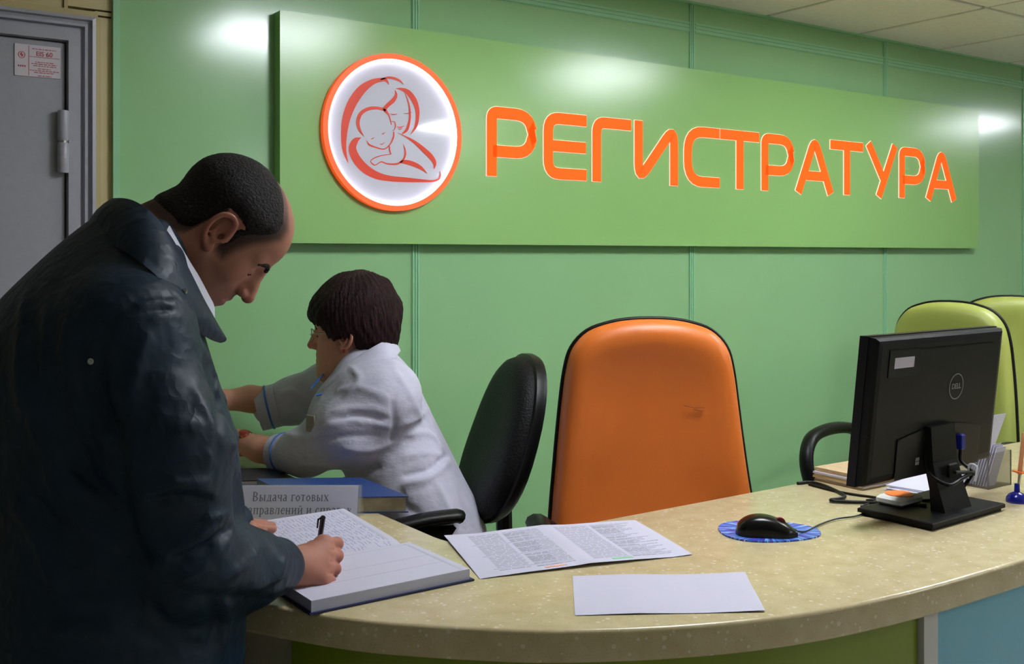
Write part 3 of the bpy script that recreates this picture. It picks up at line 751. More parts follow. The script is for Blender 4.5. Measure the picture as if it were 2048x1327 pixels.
cable('power_cable', 'black power cable lying on the worktop behind the monitor', [mt((-0.03, 0.0, TOP_Z + 0.02)), mt((-0.06, 0.13, TOP_Z + 0.006)), mt((-0.10, 0.19, TOP_Z + 0.005)), onz(1690, 992, TOP_Z + 0.004), onz(1652, 972, TOP_Z + 0.004), onz(1622, 964, TOP_Z + 0.004), onz(1595, 966, TOP_Z + 0.004)], 0.004)
cable('video_cable', 'thin black video cable along the inner edge of the worktop', [mt((0.02, 0.02, TOP_Z + 0.02)), mt((-0.03, 0.14, TOP_Z + 0.004)), onz(1760, 996, TOP_Z + 0.003), onz(1700, 987, TOP_Z + 0.003), onz(1660, 979, TOP_Z + 0.003), onz(1618, 968, TOP_Z + 0.003)], 0.003)

# ================================================================== MOUSE AND PAD
pc_ = onz(1539, 1063, TOP_Z)
def padpt(a):
    c, s = math.cos(a), math.sin(a)
    r = (abs(c / 0.1) ** 2.3 + abs(s / (0.078 - 0.012 * c)) ** 2.3) ** (-1 / 2.3)
    return r * c, r * s
P = [c2w(*(np.array(padpt(2 * math.pi * k / 64)) @ np.eye(2)), 0)[:2] for k in range(64)]
o = MB().prism([(pc_[0] + x, pc_[1] + y) for x, y in P], TOP_Z, TOP_Z + 0.003).build('mouse_pad', 'pad_print', origin=(pc_[0], pc_[1], TOP_Z))
tag(o, 'small oval mouse pad printed with blue and violet rays', 'mouse pad')
mc = onz(1531, 1071, TOP_Z)
mr = -TH + math.radians(-7)
mouse = empty('computer_mouse', (mc[0], mc[1], TOP_Z + 0.003)); tag(mouse, 'black wired computer mouse with red scroll wheel', 'mouse')
mtf = tf((mc[0], mc[1], TOP_Z + 0.003), mr)
V = []; Q = []; nu, nv = 24, 14
for i in range(nu + 1):
    t_ = i / nu; x = -0.058 + 0.118 * t_
    hz = 0.0385 * (math.sin(math.pi * min(1, (t_ * 0.96 + 0.02)) ** 0.78)) ** 0.62 if 0 < t_ < 1 else 0.002
    hz = max(hz, 0.011 if t_ > 0.9 else 0.003)
    hw = 0.031 * (1 - abs(2 * t_ - 1) ** 3.2) ** 0.5 * (1 - 0.12 * math.sin(math.pi * t_)) + 0.004 + (0.012 if t_ > .96 else 0)
    for j in range(nv + 1):
        a = math.pi * j / nv
        c, s = math.cos(a), math.sin(a)
        V.append(mtf((x, hw * math.copysign(abs(c) ** 0.6, c), hz * abs(s) ** 0.62)))
for i in range(nu):
    for j in range(nv): Q.append((i * (nv + 1) + j, i * (nv + 1) + j + 1, (i + 1) * (nv + 1) + j + 1, (i + 1) * (nv + 1) + j))
Q += [tuple(range(nv, -1, -1)), tuple(range(nu * (nv + 1), (nu + 1) * (nv + 1)))]
smooth_angle(obj('shell', V, Q, 'black_gloss', mouse), 60)
m = MB().tube([mtf((0.028, -0.0032, 0.024)), mtf((0.028, 0.0032, 0.024))], 0.0105, 18); smooth_angle(m.build('scroll_wheel', 'red_wheel', mouse))
P = [mtf((0.058, 0, 0.008))] + [onz(x, y, TOP_Z + 0.004) for x, y in ((1612, 1062), (1640, 1048), (1672, 1037), (1712, 1031), (1748, 1018), (1790, 1001))] + [mt((-0.10, 0.112, TOP_Z + 0.006)), mt((-0.02, 0.125, TOP_Z + 0.006))]
MB().tube(spline(P, 8), 0.0019, 7).build('cord', 'black_plastic', mouse)

# ================================================================== PAPERS
def bil(c, s, t):
    a, b, d, e = (np.array(q) for q in c)       # (0,0) (1,0) (1,1) (0,1)
    return (a * (1 - s) + b * s) * (1 - t) + (e * (1 - s) + d * s) * t
def sheet(name, label, corners, hf, nx=24, ny=12, th=0.0006, cat='paper', mat='paper'):
    V = []; Q = []; n = (nx + 1) * (ny + 1)
    for dz in (th, 0):
        for j in range(ny + 1):
            for i in range(nx + 1):
                p = bil(corners, i / nx, j / ny); V.append((p[0], p[1], TOP_Z + 0.0004 + hf(i / nx, j / ny) + dz))
    for j in range(ny):
        for i in range(nx):
            a = j * (nx + 1) + i; Q.append((a, a + 1, a + nx + 2, a + nx + 1)); Q.append((n + a, n + a + nx + 1, n + a + nx + 2, n + a + 1))
    o = obj(name, V, Q, mat, smooth=True); tag(o, label, cat); return o
cB = [onz(x, y, TOP_Z) for x, y in ((1150, 1231), (1530, 1224), (1490, 1147), (1145, 1152))]
sheet('paper_sheet', 'blank white sheet of paper near the front edge of the worktop', cB, lambda s, t: 0.0015 * math.sin(s * 5) ** 2 + 0.004 * max(0, s - 0.85) * 3 * (0.5 + 0.5 * math.sin(t * 7)))
cA = [onz(x, y, TOP_Z) for x, y in ((960, 1158), (1385, 1110), (1270, 1041), (888, 1073))]
hA = lambda s, t: 0.007 * math.exp(-((s - 0.5) / 0.035) ** 2) * 0.6 + 0.004 * math.sin(math.pi * min(1, abs(s - 0.5) * 2)) + 0.003 * (1 - t) * s
def hA2(s, t): return 0.006 * (1 - abs(s - 0.5) * 2) ** 2 + 0.003 * abs(math.sin(s * 7 + t * 2)) * (0.3 + abs(s - .5))
pa_ = sheet('printed_sheet', 'large unfolded sheet printed with grey text tables and a centre crease', cA, hA2, 48, 16)
def xfA(x, y, z):
    p = bil(cA, x, y); return (p[0], p[1], TOP_Z + 0.0004 + hA2(x, y) + 0.0007 + z)
m = MB()
def dashes(m, xf, x0, x1, y, w, lo, hi, gap, seg=0.06):
    x = x0
    while x < x1 - 0.004:
        l = min(random.uniform(lo, hi), x1 - x); k = max(1, int(l / seg)); ribbon(m, [(x + l * i / k, y) for i in range(k + 1)], w, xf, 0, 0.0001); x += l + gap
for col in (0, 1):
    m = MB()
    x0, x1 = (0.085, 0.455) if col == 0 else (0.54, 0.95)
    for r in range(28):
        y = 0.92 - r * 0.0305
        if col == 0 and r % 9 == 8: dashes(m, xfA, x0, x1, y, 0.006, .08, .2, .004); continue
        dashes(m, xfA, x0 + (0.02 if col == 0 else 0), x0 + 0.17, y, 0.012, .015, .06, .006)
        dashes(m, xfA, x0 + 0.19, x1 - (0.12 * random.random() if col else 0.0), y, 0.013, .02, .07, .005)
        if random.random() < .6: dashes(m, xfA, x0 + 0.19, x0 + 0.30, y - 0.012, 0.008, .02, .05, .006)
    m.build('print', 'ink_grey', pa_)
ribbon(MB(), [(0.62, 0.055), (0.72, 0.06)], 0.03, xfA, 0, 0.0003).build('marker_line', 'mark_green', pa_)
ribbon(MB(), [(0.30, 0.04), (0.40, 0.05)], 0.025, xfA, 0, 0.0003).build('marker_line', 'mark_orange', pa_)

# ================================================================== OPEN REGISTER
BX0, BX1, SPY, BY0, BY1 = 0.672, 0.964, 1.724, 1.492, 1.972
book = empty('register_book', ((BX0 + BX1) / 2, SPY, TOP_Z)); tag(book, 'open hardback register with a handwritten page and a blank page, dark blue cover', 'book')
def coverz(y): return TOP_Z + 0.0005 if y < SPY + 0.006 else TOP_Z + 0.0005 + (y - SPY - 0.006) / (BY1 - SPY) * 0.016
def slab_y(ys, zf0, zf1, x0, x1, name, mat, smooth=True):
    V = []; Q = []; n = len(ys)
    for y in ys: V += [(x0, y, zf0(y)), (x1, y, zf0(y)), (x1, y, zf1(y)), (x0, y, zf1(y))]
    for i in range(n - 1):
        for k in range(4): l = (k + 1) % 4; Q.append((i * 4 + k, i * 4 + 4 + k, i * 4 + 4 + l, i * 4 + l))
    Q += [(0, 1, 2, 3), (n * 4 - 1, n * 4 - 2, n * 4 - 3, n * 4 - 4)]
    return smooth_angle(obj(name, V, Q, mat, book), 35)
slab_y(np.linspace(BY0 - 0.004, BY1 + 0.004, 40), coverz, lambda y: coverz(y) + 0.003, BX0 - 0.004, BX1 + 0.004, 'cover', 'cover_blue')
def pz(y):
    if y <= SPY: return TOP_Z + 0.0035 + 0.0140 * (1 - math.exp(-(SPY - y) / 0.012)) ** 1 + 0.003
    return coverz(y) + 0.003 + 0.009 * (1 - math.exp(-(y - SPY) / 0.012)) + 0.003 * math.exp(-(y - SPY) / 0.01)
slab_y(np.concatenate([np.linspace(BY0, SPY - 0.05, 8), np.linspace(SPY - 0.045, SPY, 12)]), lambda y: coverz(y) + 0.003, pz, BX0, BX1 - 0.003, 'page_block', 'page_edge')
slab_y(np.concatenate([np.linspace(SPY, SPY + 0.045, 12), np.linspace(SPY + 0.05, BY1, 8)]), lambda y: coverz(y) + 0.003, pz, BX0, BX1 - 0.003, 'page_block', 'page_edge')
rp = slab_y(np.concatenate([np.linspace(BY0 + .0003, SPY - 0.05, 8), np.linspace(SPY - 0.045, SPY, 12)]), lambda y: pz(y) + 0.0001, lambda y: pz(y) + 0.0006, BX0 + .0003, BX1 - 0.0033, 'page', 'paper')
lp = slab_y(np.concatenate([np.linspace(SPY, SPY + 0.045, 12), np.linspace(SPY + 0.05, BY1 - .0003, 8)]), lambda y: pz(y) + 0.0001, lambda y: pz(y) + 0.0006, BX0 + .0003, BX1 - 0.0033, 'page', 'paper')
# handwriting: rows run from the outer edge to the spine, stacked along the book
def xfB(x, y, z): return (x, y, pz(y) + 0.0007 + z)
m = MB()
for r in range(31):
    x = BX1 - 0.022 - r * 0.0082
    y = BY1 - 0.014 - random.random() * 0.006
    while y > SPY + 0.02:
        L_ = random.uniform(0.012, 0.04); k = max(3, int(L_ / 0.0022)); pts = []
        for i in range(k): pts.append((x + random.uniform(-1, 1) * 0.0012 + (0.0024 if random.random() < .12 else 0) * random.choice((-1, 1)), y - L_ * i / k))
        ribbon(m, pts, 0.0006, xfB, 0, 0.00008); y -= L_ + random.uniform(0.004, 0.012)
m.build('handwriting', 'ink_blue', lp)
m = MB()
for (page, y0, y1) in ((lp, SPY + 0.01, BY1 - 0.004), (rp, BY0 + 0.004, SPY - 0.012)):
    m = MB()
    for x in (BX1 - 0.016, BX1 - 0.019): ribbon(m, [(x, y0 + (y1 - y0) * i / 10) for i in range(11)], 0.0006, xfB, 0, 0.00006)
    for yy in ((SPY + 0.06, SPY + 0.12, SPY + 0.17) if page == lp else (SPY - 0.04, SPY - 0.12, SPY - 0.17)):
        ribbon(m, [(BX0 + 0.01, yy), (BX1 - 0.02, yy)], 0.0005, xfB, 0, 0.00006)
    m.build('ruling', 'ink_grey', page)

# ================================================================== TENT SIGN
u0, u1 = -0.605, -0.314; V0, TB = 2.165, 0.027
SH = 0.071
def ts(s, h, off=0.0):     # s across 0..1, h up 0..1 on the front face, off towards the viewer
    return c2w(u0 + (u1 - u0) * s, V0 + TB * h - off, TOP_Z + 0.001 + SH * h)
tent = empty('tent_sign', c2w((u0 + u1) / 2, V0 + TB, TOP_Z)); tag(tent, 'printed notice in a clear tent holder behind the open register', 'sign')
def quadslab(pts, n, th, name, mat, parent):
    P = [Vector(p) for p in pts]; N_ = Vector(n) * th
    return obj(name, P + [p + N_ for p in P], [(3, 2, 1, 0), (4, 5, 6, 7), (0, 1, 5, 4), (1, 2, 6, 5), (2, 3, 7, 6), (3, 0, 4, 7)], mat, parent)
nv_ = Vector(c2w(0, -1, 0))
quadslab([ts(0.01, 0.0, 0.001), ts(0.975, 0.0, 0.001), ts(0.975, 0.985, 0.001), ts(0.01, 0.985, 0.001)], nv_, 0.0006, 'card', 'paper', tent)
quadslab([ts(0, 0, 0.0025), ts(1, 0, 0.0025), ts(1, 1, 0.0025), ts(0, 1, 0.0025)], nv_, 0.0012, 'front_pane', 'acrylic', tent)
def tb(s, h): return c2w(u0 + (u1 - u0) * s, V0 + TB + TB * (1 - h), TOP_Z + 0.001 + SH * h)
quadslab([tb(0, 0), tb(1, 0), tb(1, 1), tb(0, 1)], nv_, 0.0012, 'back_pane', 'acrylic', tent)
# serif lettering drawn as strokes
TK, TN = 0.098, 0.046
def G(ch):
    S = []
    def stem(x, a=0.0, b=0.45, top=True, bot=True):
        S.append(([(x, a), (x, b)], TK))
        if bot: S.append(([(x - .1, a + .014), (x + .1, a + .014)], .028))
        if top: S.append(([(x - .1, b - .014), (x + .1, b - .014)], .028))
    def cv(p, w=None): P = spline(p, 6); S.append(([q[:2] for q in P], [q[2] for q in P]))
    w = .5
    if ch == 'В':
        stem(.13, 0, .66); cv([(.13, .645, TN), (.3, .64, TN), (.44, .5, TK), (.3, .355, TN), (.13, .35, TN)]); cv([(.3, .355, TN), (.5, .18, TK), (.32, .018, TN), (.13, .015, TN)]); w = .62
    elif ch == 'ы': stem(.12); cv([(.12, .26, TN), (.26, .25, TN), (.345, .135, TK), (.26, .02, TN), (.12, .015, TN)]); stem(.55); w = .7
    elif ch == 'д': S += [([(.02, .02), (.5, .02)], TN), ([(.03, .02), (.03, -.12)], .03), ([(.49, .02), (.49, -.12)], .03), ([(.12, .02), (.2, .25), (.22, .43)], TN), ([(.14, .435), (.48, .435)], .03), ([(.39, .02), (.39, .43)], TK)]; w = .54
    elif ch == 'а': cv([(.08, .36, .07), (.13, .435, TN), (.24, .44, .05), (.31, .36, TK), (.31, .1, TK), (.36, .02, .05), (.43, .05, .02)]); cv([(.31, .27, TN), (.12, .2, .06), (.07, .1, TK), (.14, .01, .05), (.25, .04, TN), (.31, .1, TN)]); w = .46
    elif ch == 'ч': cv([(.1, .44, TK), (.1, .3, TK), (.17, .21, .05), (.3, .23, TN), (.36, .25, TN)]); stem(.37); S.append(([(0, .436), (.2, .436)], .028)); w = .5
    elif ch == 'г': stem(.13); S += [([(.1, .435), (.38, .435)], TN), ([(.375, .44), (.375, .34)], .03)]; w = .42
    elif ch in 'оО': cv([(.24, .44, TN), (.075, .225, TK), (.24, .01, TN), (.405, .225, TK), (.24, .44, TN)]); w = .49
    elif ch == 'т': stem(.22, top=False); S += [([(.02, .435), (.42, .435)], TN), ([(.03, .44), (.03, .34)], .03), ([(.41, .44), (.41, .34)], .03)]; w = .46
    elif ch == 'в': stem(.12); cv([(.12, .435, TN), (.26, .43, TN), (.36, .34, .075), (.26, .245, TN), (.12, .24, TN)]); cv([(.26, .245, TN), (.39, .125, .075), (.26, .018, TN), (.12, .015, TN)]); w = .47
    elif ch == 'х': S += [([(.07, .44), (.41, .01)], TK), ([(.40, .44), (.07, .01)], TN), ([(0, .436), (.18, .436)], .028), ([(.3, .436), (.48, .436)], .028), ([(0, .014), (.17, .014)], .028), ([(.3, .014), (.5, .014)], .028)]; w = .5
    elif ch == 'н': stem(.12); stem(.42); S.append(([(.12, .23), (.42, .23)], TN)); w = .55
    elif ch == 'п': stem(.12); stem(.42); S.append(([(.02, .434), (.52, .434)], .034)); w = .55
    elif ch == 'р': stem(.13, -.2, .45); cv([(.13, .38, TN), (.28, .445, .04), (.425, .225, TK), (.28, .01, .04), (.13, .06, TN)]); w = .5
    elif ch == 'л': S += [([(.03, .03), (.1, .06), (.17, .43)], TN + .01), ([(.1, .435), (.5, .435)], .03)]; stem(.39, top=False); w = .52
    elif ch == 'е': cv([(.07, .26, TN), (.38, .26, TN), (.36, .37, .06), (.24, .44, TN), (.08, .24, TK), (.2, .02, .06), (.39, .1, TN)]); w = .44
    elif ch in 'ий':
        stem(.12); stem(.42); S.append(([(.12, .05), (.42, .4)], TN))
        if ch == 'й': cv([(.17, .62, .05), (.27, .54, .05), (.37, .62, .05)])
        w = .55
    elif ch == 'с': cv([(.37, .34, .07), (.3, .42, .05), (.22, .44, TN), (.075, .22, TK), (.2, .02, .06), (.38, .1, TN)]); w = .44
    elif ch == 'к': stem(.12); S += [([(.12, .22), (.3, .3), (.38, .43)], TN + .01), ([(.2, .25), (.42, .015)], TK)]; w = .48
    elif ch == ' ': w = .25
    return S, w
def write_line(m, text, s0, h0, em):
    """em in metres; s0 is the left end (0..1 across), h0 the baseline (0..1 up)"""
    Wm = u1 - u0; x = 0.0
    for ch in text:
        S, w = G(ch)
        for P, wd_ in S:
            ribbon(m, P, wd_, lambda a, b, z, x=x: ts(s0 + (x + a) * em * 0.80 / Wm, h0 + b * em / SH, 0.0017 + z), 0, 0.0003)
        x += w + 0.035
    return x * em / Wm
em = 0.0265
m = MB(); write_line(m, 'Выдача готовых', 0.221, 0.56, em); m.build('lettering', 'ink', tent)
m = MB(); write_line(m, 'направлений и справок', 0.155, 0.21, em); m.build('lettering', 'ink', tent)

# ================================================================== LEDGER, NOTEBOOK
def booklike(name, label, A, dirx, diry, wx, wy, th, cover, pages, ovh=0.004):
    """closed book: A = near right corner on the worktop, dirx/diry unit vectors on the plane"""
    dx, dy = np.array(dirx), np.array(diry); A = np.array(A[:2])
    root = empty(name, (*(A + dx * wx / 2 + dy * wy / 2), TOP_Z)); tag(root, label, 'book')
    def pr(a0, a1, b0, b1, z0, z1, nm, mat):
        P = [A + dx * a + dy * b for a, b in ((a0, b0), (a1, b0), (a1, b1), (a0, b1))]
        if np.cross(dx, dy) < 0: P = P[::-1]
        return MB().prism([tuple(p) for p in P], TOP_Z + z0, TOP_Z + z1).build(nm, mat, root)
    pr(0, wx, 0, wy, 0.0003, 0.003, 'cover', cover); pr(0, wx, 0, wy, th - 0.003, th, 'cover', cover)
    pr(ovh, wx - 0.003, ovh, wy - ovh, 0.003, th - 0.003, 'page_block', pages)
    pr(wx - 0.003, wx, 0, wy, 0.003, th - 0.003, 'spine', cover); return root
dxl = np.array(c2w(-1, -0.06, 0)[:2]); dxl /= np.linalg.norm(dxl)
dyl = np.array(c2w(-0.56, 0.83, 0)[:2]); dyl /= np.linalg.norm(dyl)
booklike('ledger', 'thick worn blue ledger wrapped in film behind the tent notice', c2w(-0.222, 2.245, 0), dxl, dyl, 0.24, 0.23, 0.036, 'ledger_blue', 'ledger_page')
dxl = np.array(c2w(-1, -0.1, 0)[:2]); dxl /= np.linalg.norm(dxl); dyl = np.array(c2w(-0.35, 0.94, 0)[:2]); dyl /= np.linalg.norm(dyl)
booklike('notebook', 'dark covered notebook lying on the worktop by the seated woman', onz(566, 970, TOP_Z), dxl, dyl, 0.22, 0.15, 0.014, 'cover_dark', 'paper')

# ================================================================== RIGHT END CLUTTER
def pile(name, label, x0, y0, wx, wy, n, th, mats, rz, jit, cat='paper', z=TOP_Z):
    root = empty(name, (x0 + wx / 2, y0 + wy / 2, z)); tag(root, label, cat)
    zz = z + 0.0003
    for i in range(n):
        t_ = th * random.uniform(0.7, 1.3)
        MB().box((x0 + wx / 2 + random.uniform(-jit, jit), y0 + wy / 2 + random.uniform(-jit, jit), zz + t_ / 2), (wx, wy, t_ - 0.0004), rz + random.uniform(-1, 1) * jit * 4).build('sheaf', mats[i % len(mats)], root); zz += t_
    return root
pile('document_stack', 'stack of yellowed documents at the inner edge of the worktop', 2.085, 1.535, 0.29, 0.14, 7, 0.0045, ['old_paper', 'paper', 'old_paper'], 0.0, 0.004)
pile('loose_papers', 'loose white papers fanned out behind the monitor foot', 2.14, 1.425, 0.26, 0.10, 5, 0.0022, ['paper'], 0.12, 0.009)
# note box on the monitor foot
nb = mt((-0.045, 0.055, TOP_Z + 0.016)); bx = empty('note_box', nb); tag(bx, 'small grey box with an orange disc on its lid on the monitor foot', 'box')
smooth_angle(MB().box((nb[0], nb[1], nb[2] + 0.010), (0.085, 0.062, 0.020), MR, 0.006).build('box_body', 'lamp_frame', bx))
smooth_angle(MB().lathe((nb[0], nb[1], nb[2] + 0.0195), [(0.030, 0), (0.030, 0.002), (0.027, 0.003)], 28).build('lid_disc', 'orange_plastic', bx))
# card holder of smoked acrylic
HX, HYY = 2.335, 1.372; HW, HD, HH = 0.10, 0.082, 0.084
ho = empty('card_holder', (HX + HW / 2, HYY + HD / 2, TOP_Z)); tag(ho, 'smoked acrylic leaflet holder beside the monitor', 'holder')
for c, d in (((HX + HW / 2, HYY + 0.0012, TOP_Z + HH / 2), (HW, 0.0024, HH)), ((HX + HW / 2, HYY + HD, TOP_Z + HH / 2), (HW, 0.0024, HH)), ((HX + 0.0012, HYY + HD / 2, TOP_Z + HH / 2), (0.0024, HD, HH)), ((HX + HW - 0.0012, HYY + HD / 2, TOP_Z + HH / 2), (0.0024, HD, HH)), ((HX + HW / 2, HYY + HD / 2, TOP_Z + 0.0015), (HW - 0.005, HD - 0.005, 0.003))):
    MB().box(c, d).build('pane', 'acrylic_smoke', ho)
for (cx, cy) in ((HX, HYY), (HX + HW, HYY)):
    MB().box((cx + (0.001 if cx == HX else -0.001), cy + 0.001, TOP_Z + HH / 2), (0.0022, 0.0022, HH)).build('glued_edge', 'acrylic_edge', ho)
for k in range(9):          # leaflets lean to the right inside the holder
    y = HYY + 0.010 + k * 0.0066; l = 0.100 + 0.003 * (k % 3)
    P = [(HX + 0.006, y, TOP_Z + 0.0045), (HX + 0.046, y, TOP_Z + 0.0045)]
    d = np.array([0.48, 0.0, 0.877]) * l
    Q = P + [tuple(np.array(P[1]) + d), tuple(np.array(P[0]) + d)]
    o = quadslab(Q, (0, 1, 0), 0.0012, 'leaflet', 'paper', None)
    tag(o, 'white leaflet leaning in the smoked acrylic holder', 'leaflet', 'leaflets in the acrylic holder')
P = [(HX + 0.045, HYY + 0.072, TOP_Z + 0.0045), (HX + 0.092, HYY + 0.068, TOP_Z + 0.0045)]; d = np.array([0.105, 0.0, 0.150])
o = quadslab(P + [tuple(np.array(P[1]) + d), tuple(np.array(P[0]) + d)], (0, 1, 0), 0.0014, 'leaflet', 'paper', None)
tag(o, 'tall pale leaflet sticking far out of the acrylic holder', 'leaflet', 'leaflets in the acrylic holder')
# desk pen on a ball foot
pp = onz(2034, 1003, TOP_Z); ps = empty('pen_stand', pp); tag(ps, 'blue domed pen stand with a coiled cord at the worktop end', 'pen stand')
prof = [(0.0235, 0.0)] + [(0.0235 * math.cos(a), 0.003 + 0.020 * math.sin(a)) for a in np.linspace(0, 1.25, 9)] + [(0.0062, 0.0225), (0.0055, 0.040), (0.0045, 0.041)]
smooth_angle(MB().lathe(pp, prof, 28).build('dome', 'pen_blue', ps), 50)
lean = np.array(c2w(0.10, 0.0, 1.0)); q = np.array(pp)
smooth_angle(MB().tube([q + lean * 0.039, q + lean * 0.062], 0.0034, 12).build('ferrule', 'chrome', ps))
smooth_angle(MB().tube([q + lean * 0.062, q + lean * 0.155], [0.0052, 0.0044], 12).build('pen_barrel', 'pen_tan', ps))
smooth_angle(MB().tube([q + lean * 0.066, q + lean * 0.0685], 0.0165, 24).build('flange', 'orange_plastic', ps))
coil = [(pp[0] + 0.012 + 0.012 * math.cos(a) + a * 0.0022, pp[1] - 0.022 + 0.008 * math.sin(a) - a * 0.0008, TOP_Z + 0.003 + 0.0006 * a) for a in np.linspace(0, 19, 90)]
MB().tube(coil, 0.0009, 6).build('coiled_cord', 'tie_white', ps)
# ================================================================== SCULPTING TOOLS (distance fields -> one smooth mesh)
def nrm(v): v = np.array(v, float); return v / np.linalg.norm(v)
class SDF:
    def __init__(s, lo, hi, h):
        s.o = np.array(lo, np.float32); s.h = h
        s.n = np.ceil((np.array(hi) - np.array(lo)) / h).astype(int) + 1
        s.d = np.full(s.n, 0.5, np.float32)
        s.ax = [s.o[i] + h * np.arange(s.n[i], dtype=np.float32) for i in range(3)]
    def loc(s, lo, hi):
        a = np.clip(np.floor((np.array(lo) - s.o) / s.h).astype(int), 0, s.n); b = np.clip(np.ceil((np.array(hi) - s.o) / s.h).astype(int) + 1, 0, s.n)
        sl = tuple(slice(int(a[i]), int(b[i])) for i in range(3))
        X = s.ax[0][sl[0]][:, None, None]; Y = s.ax[1][sl[1]][None, :, None]; Z = s.ax[2][sl[2]][None, None, :]
        return sl, X, Y, Z, all(b > a)
    def put(s, sl, b, k, mode):
        a = s.d[sl]
        if mode == 'u':
            h = np.maximum(k - np.abs(a - b), 0) / k; s.d[sl] = np.minimum(a, b) - h * h * k * .25
        else:
            h = np.maximum(k - np.abs(a + b), 0) / k; s.d[sl] = np.maximum(a, -b) + h * h * k * .25
    def ell(s, c, r, axes=None, k=0.01, mode='u'):
        c = np.array(c, float); r = np.array(r, float); m = r.max() + k * 1.5 + 0.012
        sl, X, Y, Z, ok = s.loc(c - m, c + m)
        if not ok: return
        A = np.eye(3) if axes is None else np.array([nrm(a) for a in axes])
        q = [(X - c[0]) * A[i, 0] + (Y - c[1]) * A[i, 1] + (Z - c[2]) * A[i, 2] for i in range(3)]
        k0 = np.sqrt(sum((q[i] / r[i]) ** 2 for i in range(3))); k1 = np.sqrt(sum((q[i] / r[i] ** 2) ** 2 for i in range(3))) + 1e-6
        s.put(sl, (k0 * (k0 - 1) / k1).astype(np.float32), k, mode)
    def cone(s, p, r1, q, r2, k=0.01, mode='u', flat=None):
        """tapered capsule; flat = (axis, factor): thinner along axis by factor"""
        p = np.array(p, float); q = np.array(q, float); m = max(r1, r2) + k * 1.5 + 0.012
        sl, X, Y, Z, ok = s.loc(np.minimum(p, q) - m, np.maximum(p, q) + m)
        if not ok: return
        ba = q - p; L = float(ba @ ba) + 1e-12
        px, py, pz_ = X - p[0], Y - p[1], Z - p[2]
        t = np.clip((px * ba[0] + py * ba[1] + pz_ * ba[2]) / L, 0, 1)
        dx, dy, dz = px - t * ba[0], py - t * ba[1], pz_ - t * ba[2]
        if flat:
            n, f = nrm(flat[0]), flat[1]; w = (dx * n[0] + dy * n[1] + dz * n[2]) * (1 / f - 1)
            dx, dy, dz = dx + w * n[0], dy + w * n[1], dz + w * n[2]
        s.put(sl, (np.sqrt(dx * dx + dy * dy + dz * dz) - (r1 + (r2 - r1) * t)).astype(np.float32), k, mode)
    def chain(s, pts, k=0.01, **kw):
        for (p, r), (q, r2) in zip(pts[:-1], pts[1:]): s.cone(p, r, q, r2, k, **kw)
    def loft(s, st, ea, eb, k=0.02, p=2.2):
        """st = [(cx, cy, z, a, b)] rising; ellipse of half sizes a, b along ea, eb at each height"""
        st = np.array(st, float); ea, eb = nrm(ea), nrm(eb)
        # smooth the station table
        zz = np.linspace(st[0, 2], st[-1, 2], 60); tab = [np.interp(zz, st[:, 2], st[:, i]) for i in (0, 1, 3, 4)]
        for i in range(4):
            t = tab[i]
            for _ in range(6): t[1:-1] = (t[:-2] + 2 * t[1:-1] + t[2:]) / 4
        m = 0.06; R = max(st[:, 3].max(), st[:, 4].max()) + m
        sl, X, Y, Z, ok = s.loc((st[:, 0].min() - R, st[:, 1].min() - R, st[0, 2] - m), (st[:, 0].max() + R, st[:, 1].max() + R, st[-1, 2] + m))
        cx, cy, a, b = (np.interp(Z, zz, t).astype(np.float32) for t in tab)
        da = (X - cx) * ea[0] + (Y - cy) * ea[1]; db = (X - cx) * eb[0] + (Y - cy) * eb[1]
        g = ((np.abs(da) / a) ** p + (np.abs(db) / b) ** p) ** (1 / p)
        d = (g - 1) * np.minimum(a, b)
        dz = np.maximum(Z - st[-1, 2], st[0, 2] - Z)
        d = np.maximum(d, dz) if True else d
        s.put(sl, d.astype(np.float32), k, 'u')
    def sample(s, P):
        P = np.atleast_2d(P); i = np.clip(np.round((P - s.o) / s.h).astype(int), 0, s.n - 1)
        return s.d[i[:, 0], i[:, 1], i[:, 2]]
    def hit(s, px, py, v0=1.0, v1=3.4):
        v = np.arange(v0, v1, s.h * 0.5); P = np.stack([(px - CX) / F * v, v, CAMZ - (py - HY) / F * v], 1)
        lo, hi = s.o, s.o + s.h * (s.n - 1)
        ins = np.all((P > lo) & (P < hi), axis=1); d = np.where(ins, s.sample(P), 1.0)
        w = np.where(d < 0)[0]
        return P[w[0]] if len(w) else None
    def bumpline(s, pts3, amp, width):
        P = [np.array(p, float) for p in pts3 if p is not None]
        if len(P) < 2: return
        A = np.array(P); m = width * 2.6
        sl, X, Y, Z, ok = s.loc(A.min(0) - m, A.max(0) + m)
        if not ok: return
        best = None; n = len(P) - 1
        for i in range(n):
            p, q = P[i], P[i + 1]; ba = q - p; L = float(ba @ ba) + 1e-12
            x, y, z = X - p[0], Y - p[1], Z - p[2]; t = np.clip((x * ba[0] + y * ba[1] + z * ba[2]) / L, 0, 1)
            d2 = (x - t * ba[0]) ** 2 + (y - t * ba[1]) ** 2 + (z - t * ba[2]) ** 2
            tt = (i + t) / n; env = np.sqrt(np.clip(np.minimum(tt, 1 - tt) * 5, 0.03, 1))
            g = env / (1 + d2 / (width * .62) ** 2) ** 1.6
            best = g if best is None else np.maximum(best, g)
        s.d[sl] -= (amp * best).astype(np.float32)
    def fold(s, pix, amp, width, **kw):
        P = [p[:2] for p in spline(pix, 4)]
        s.bumpline([s.hit(x, y, **kw) for x, y in P], amp, width)
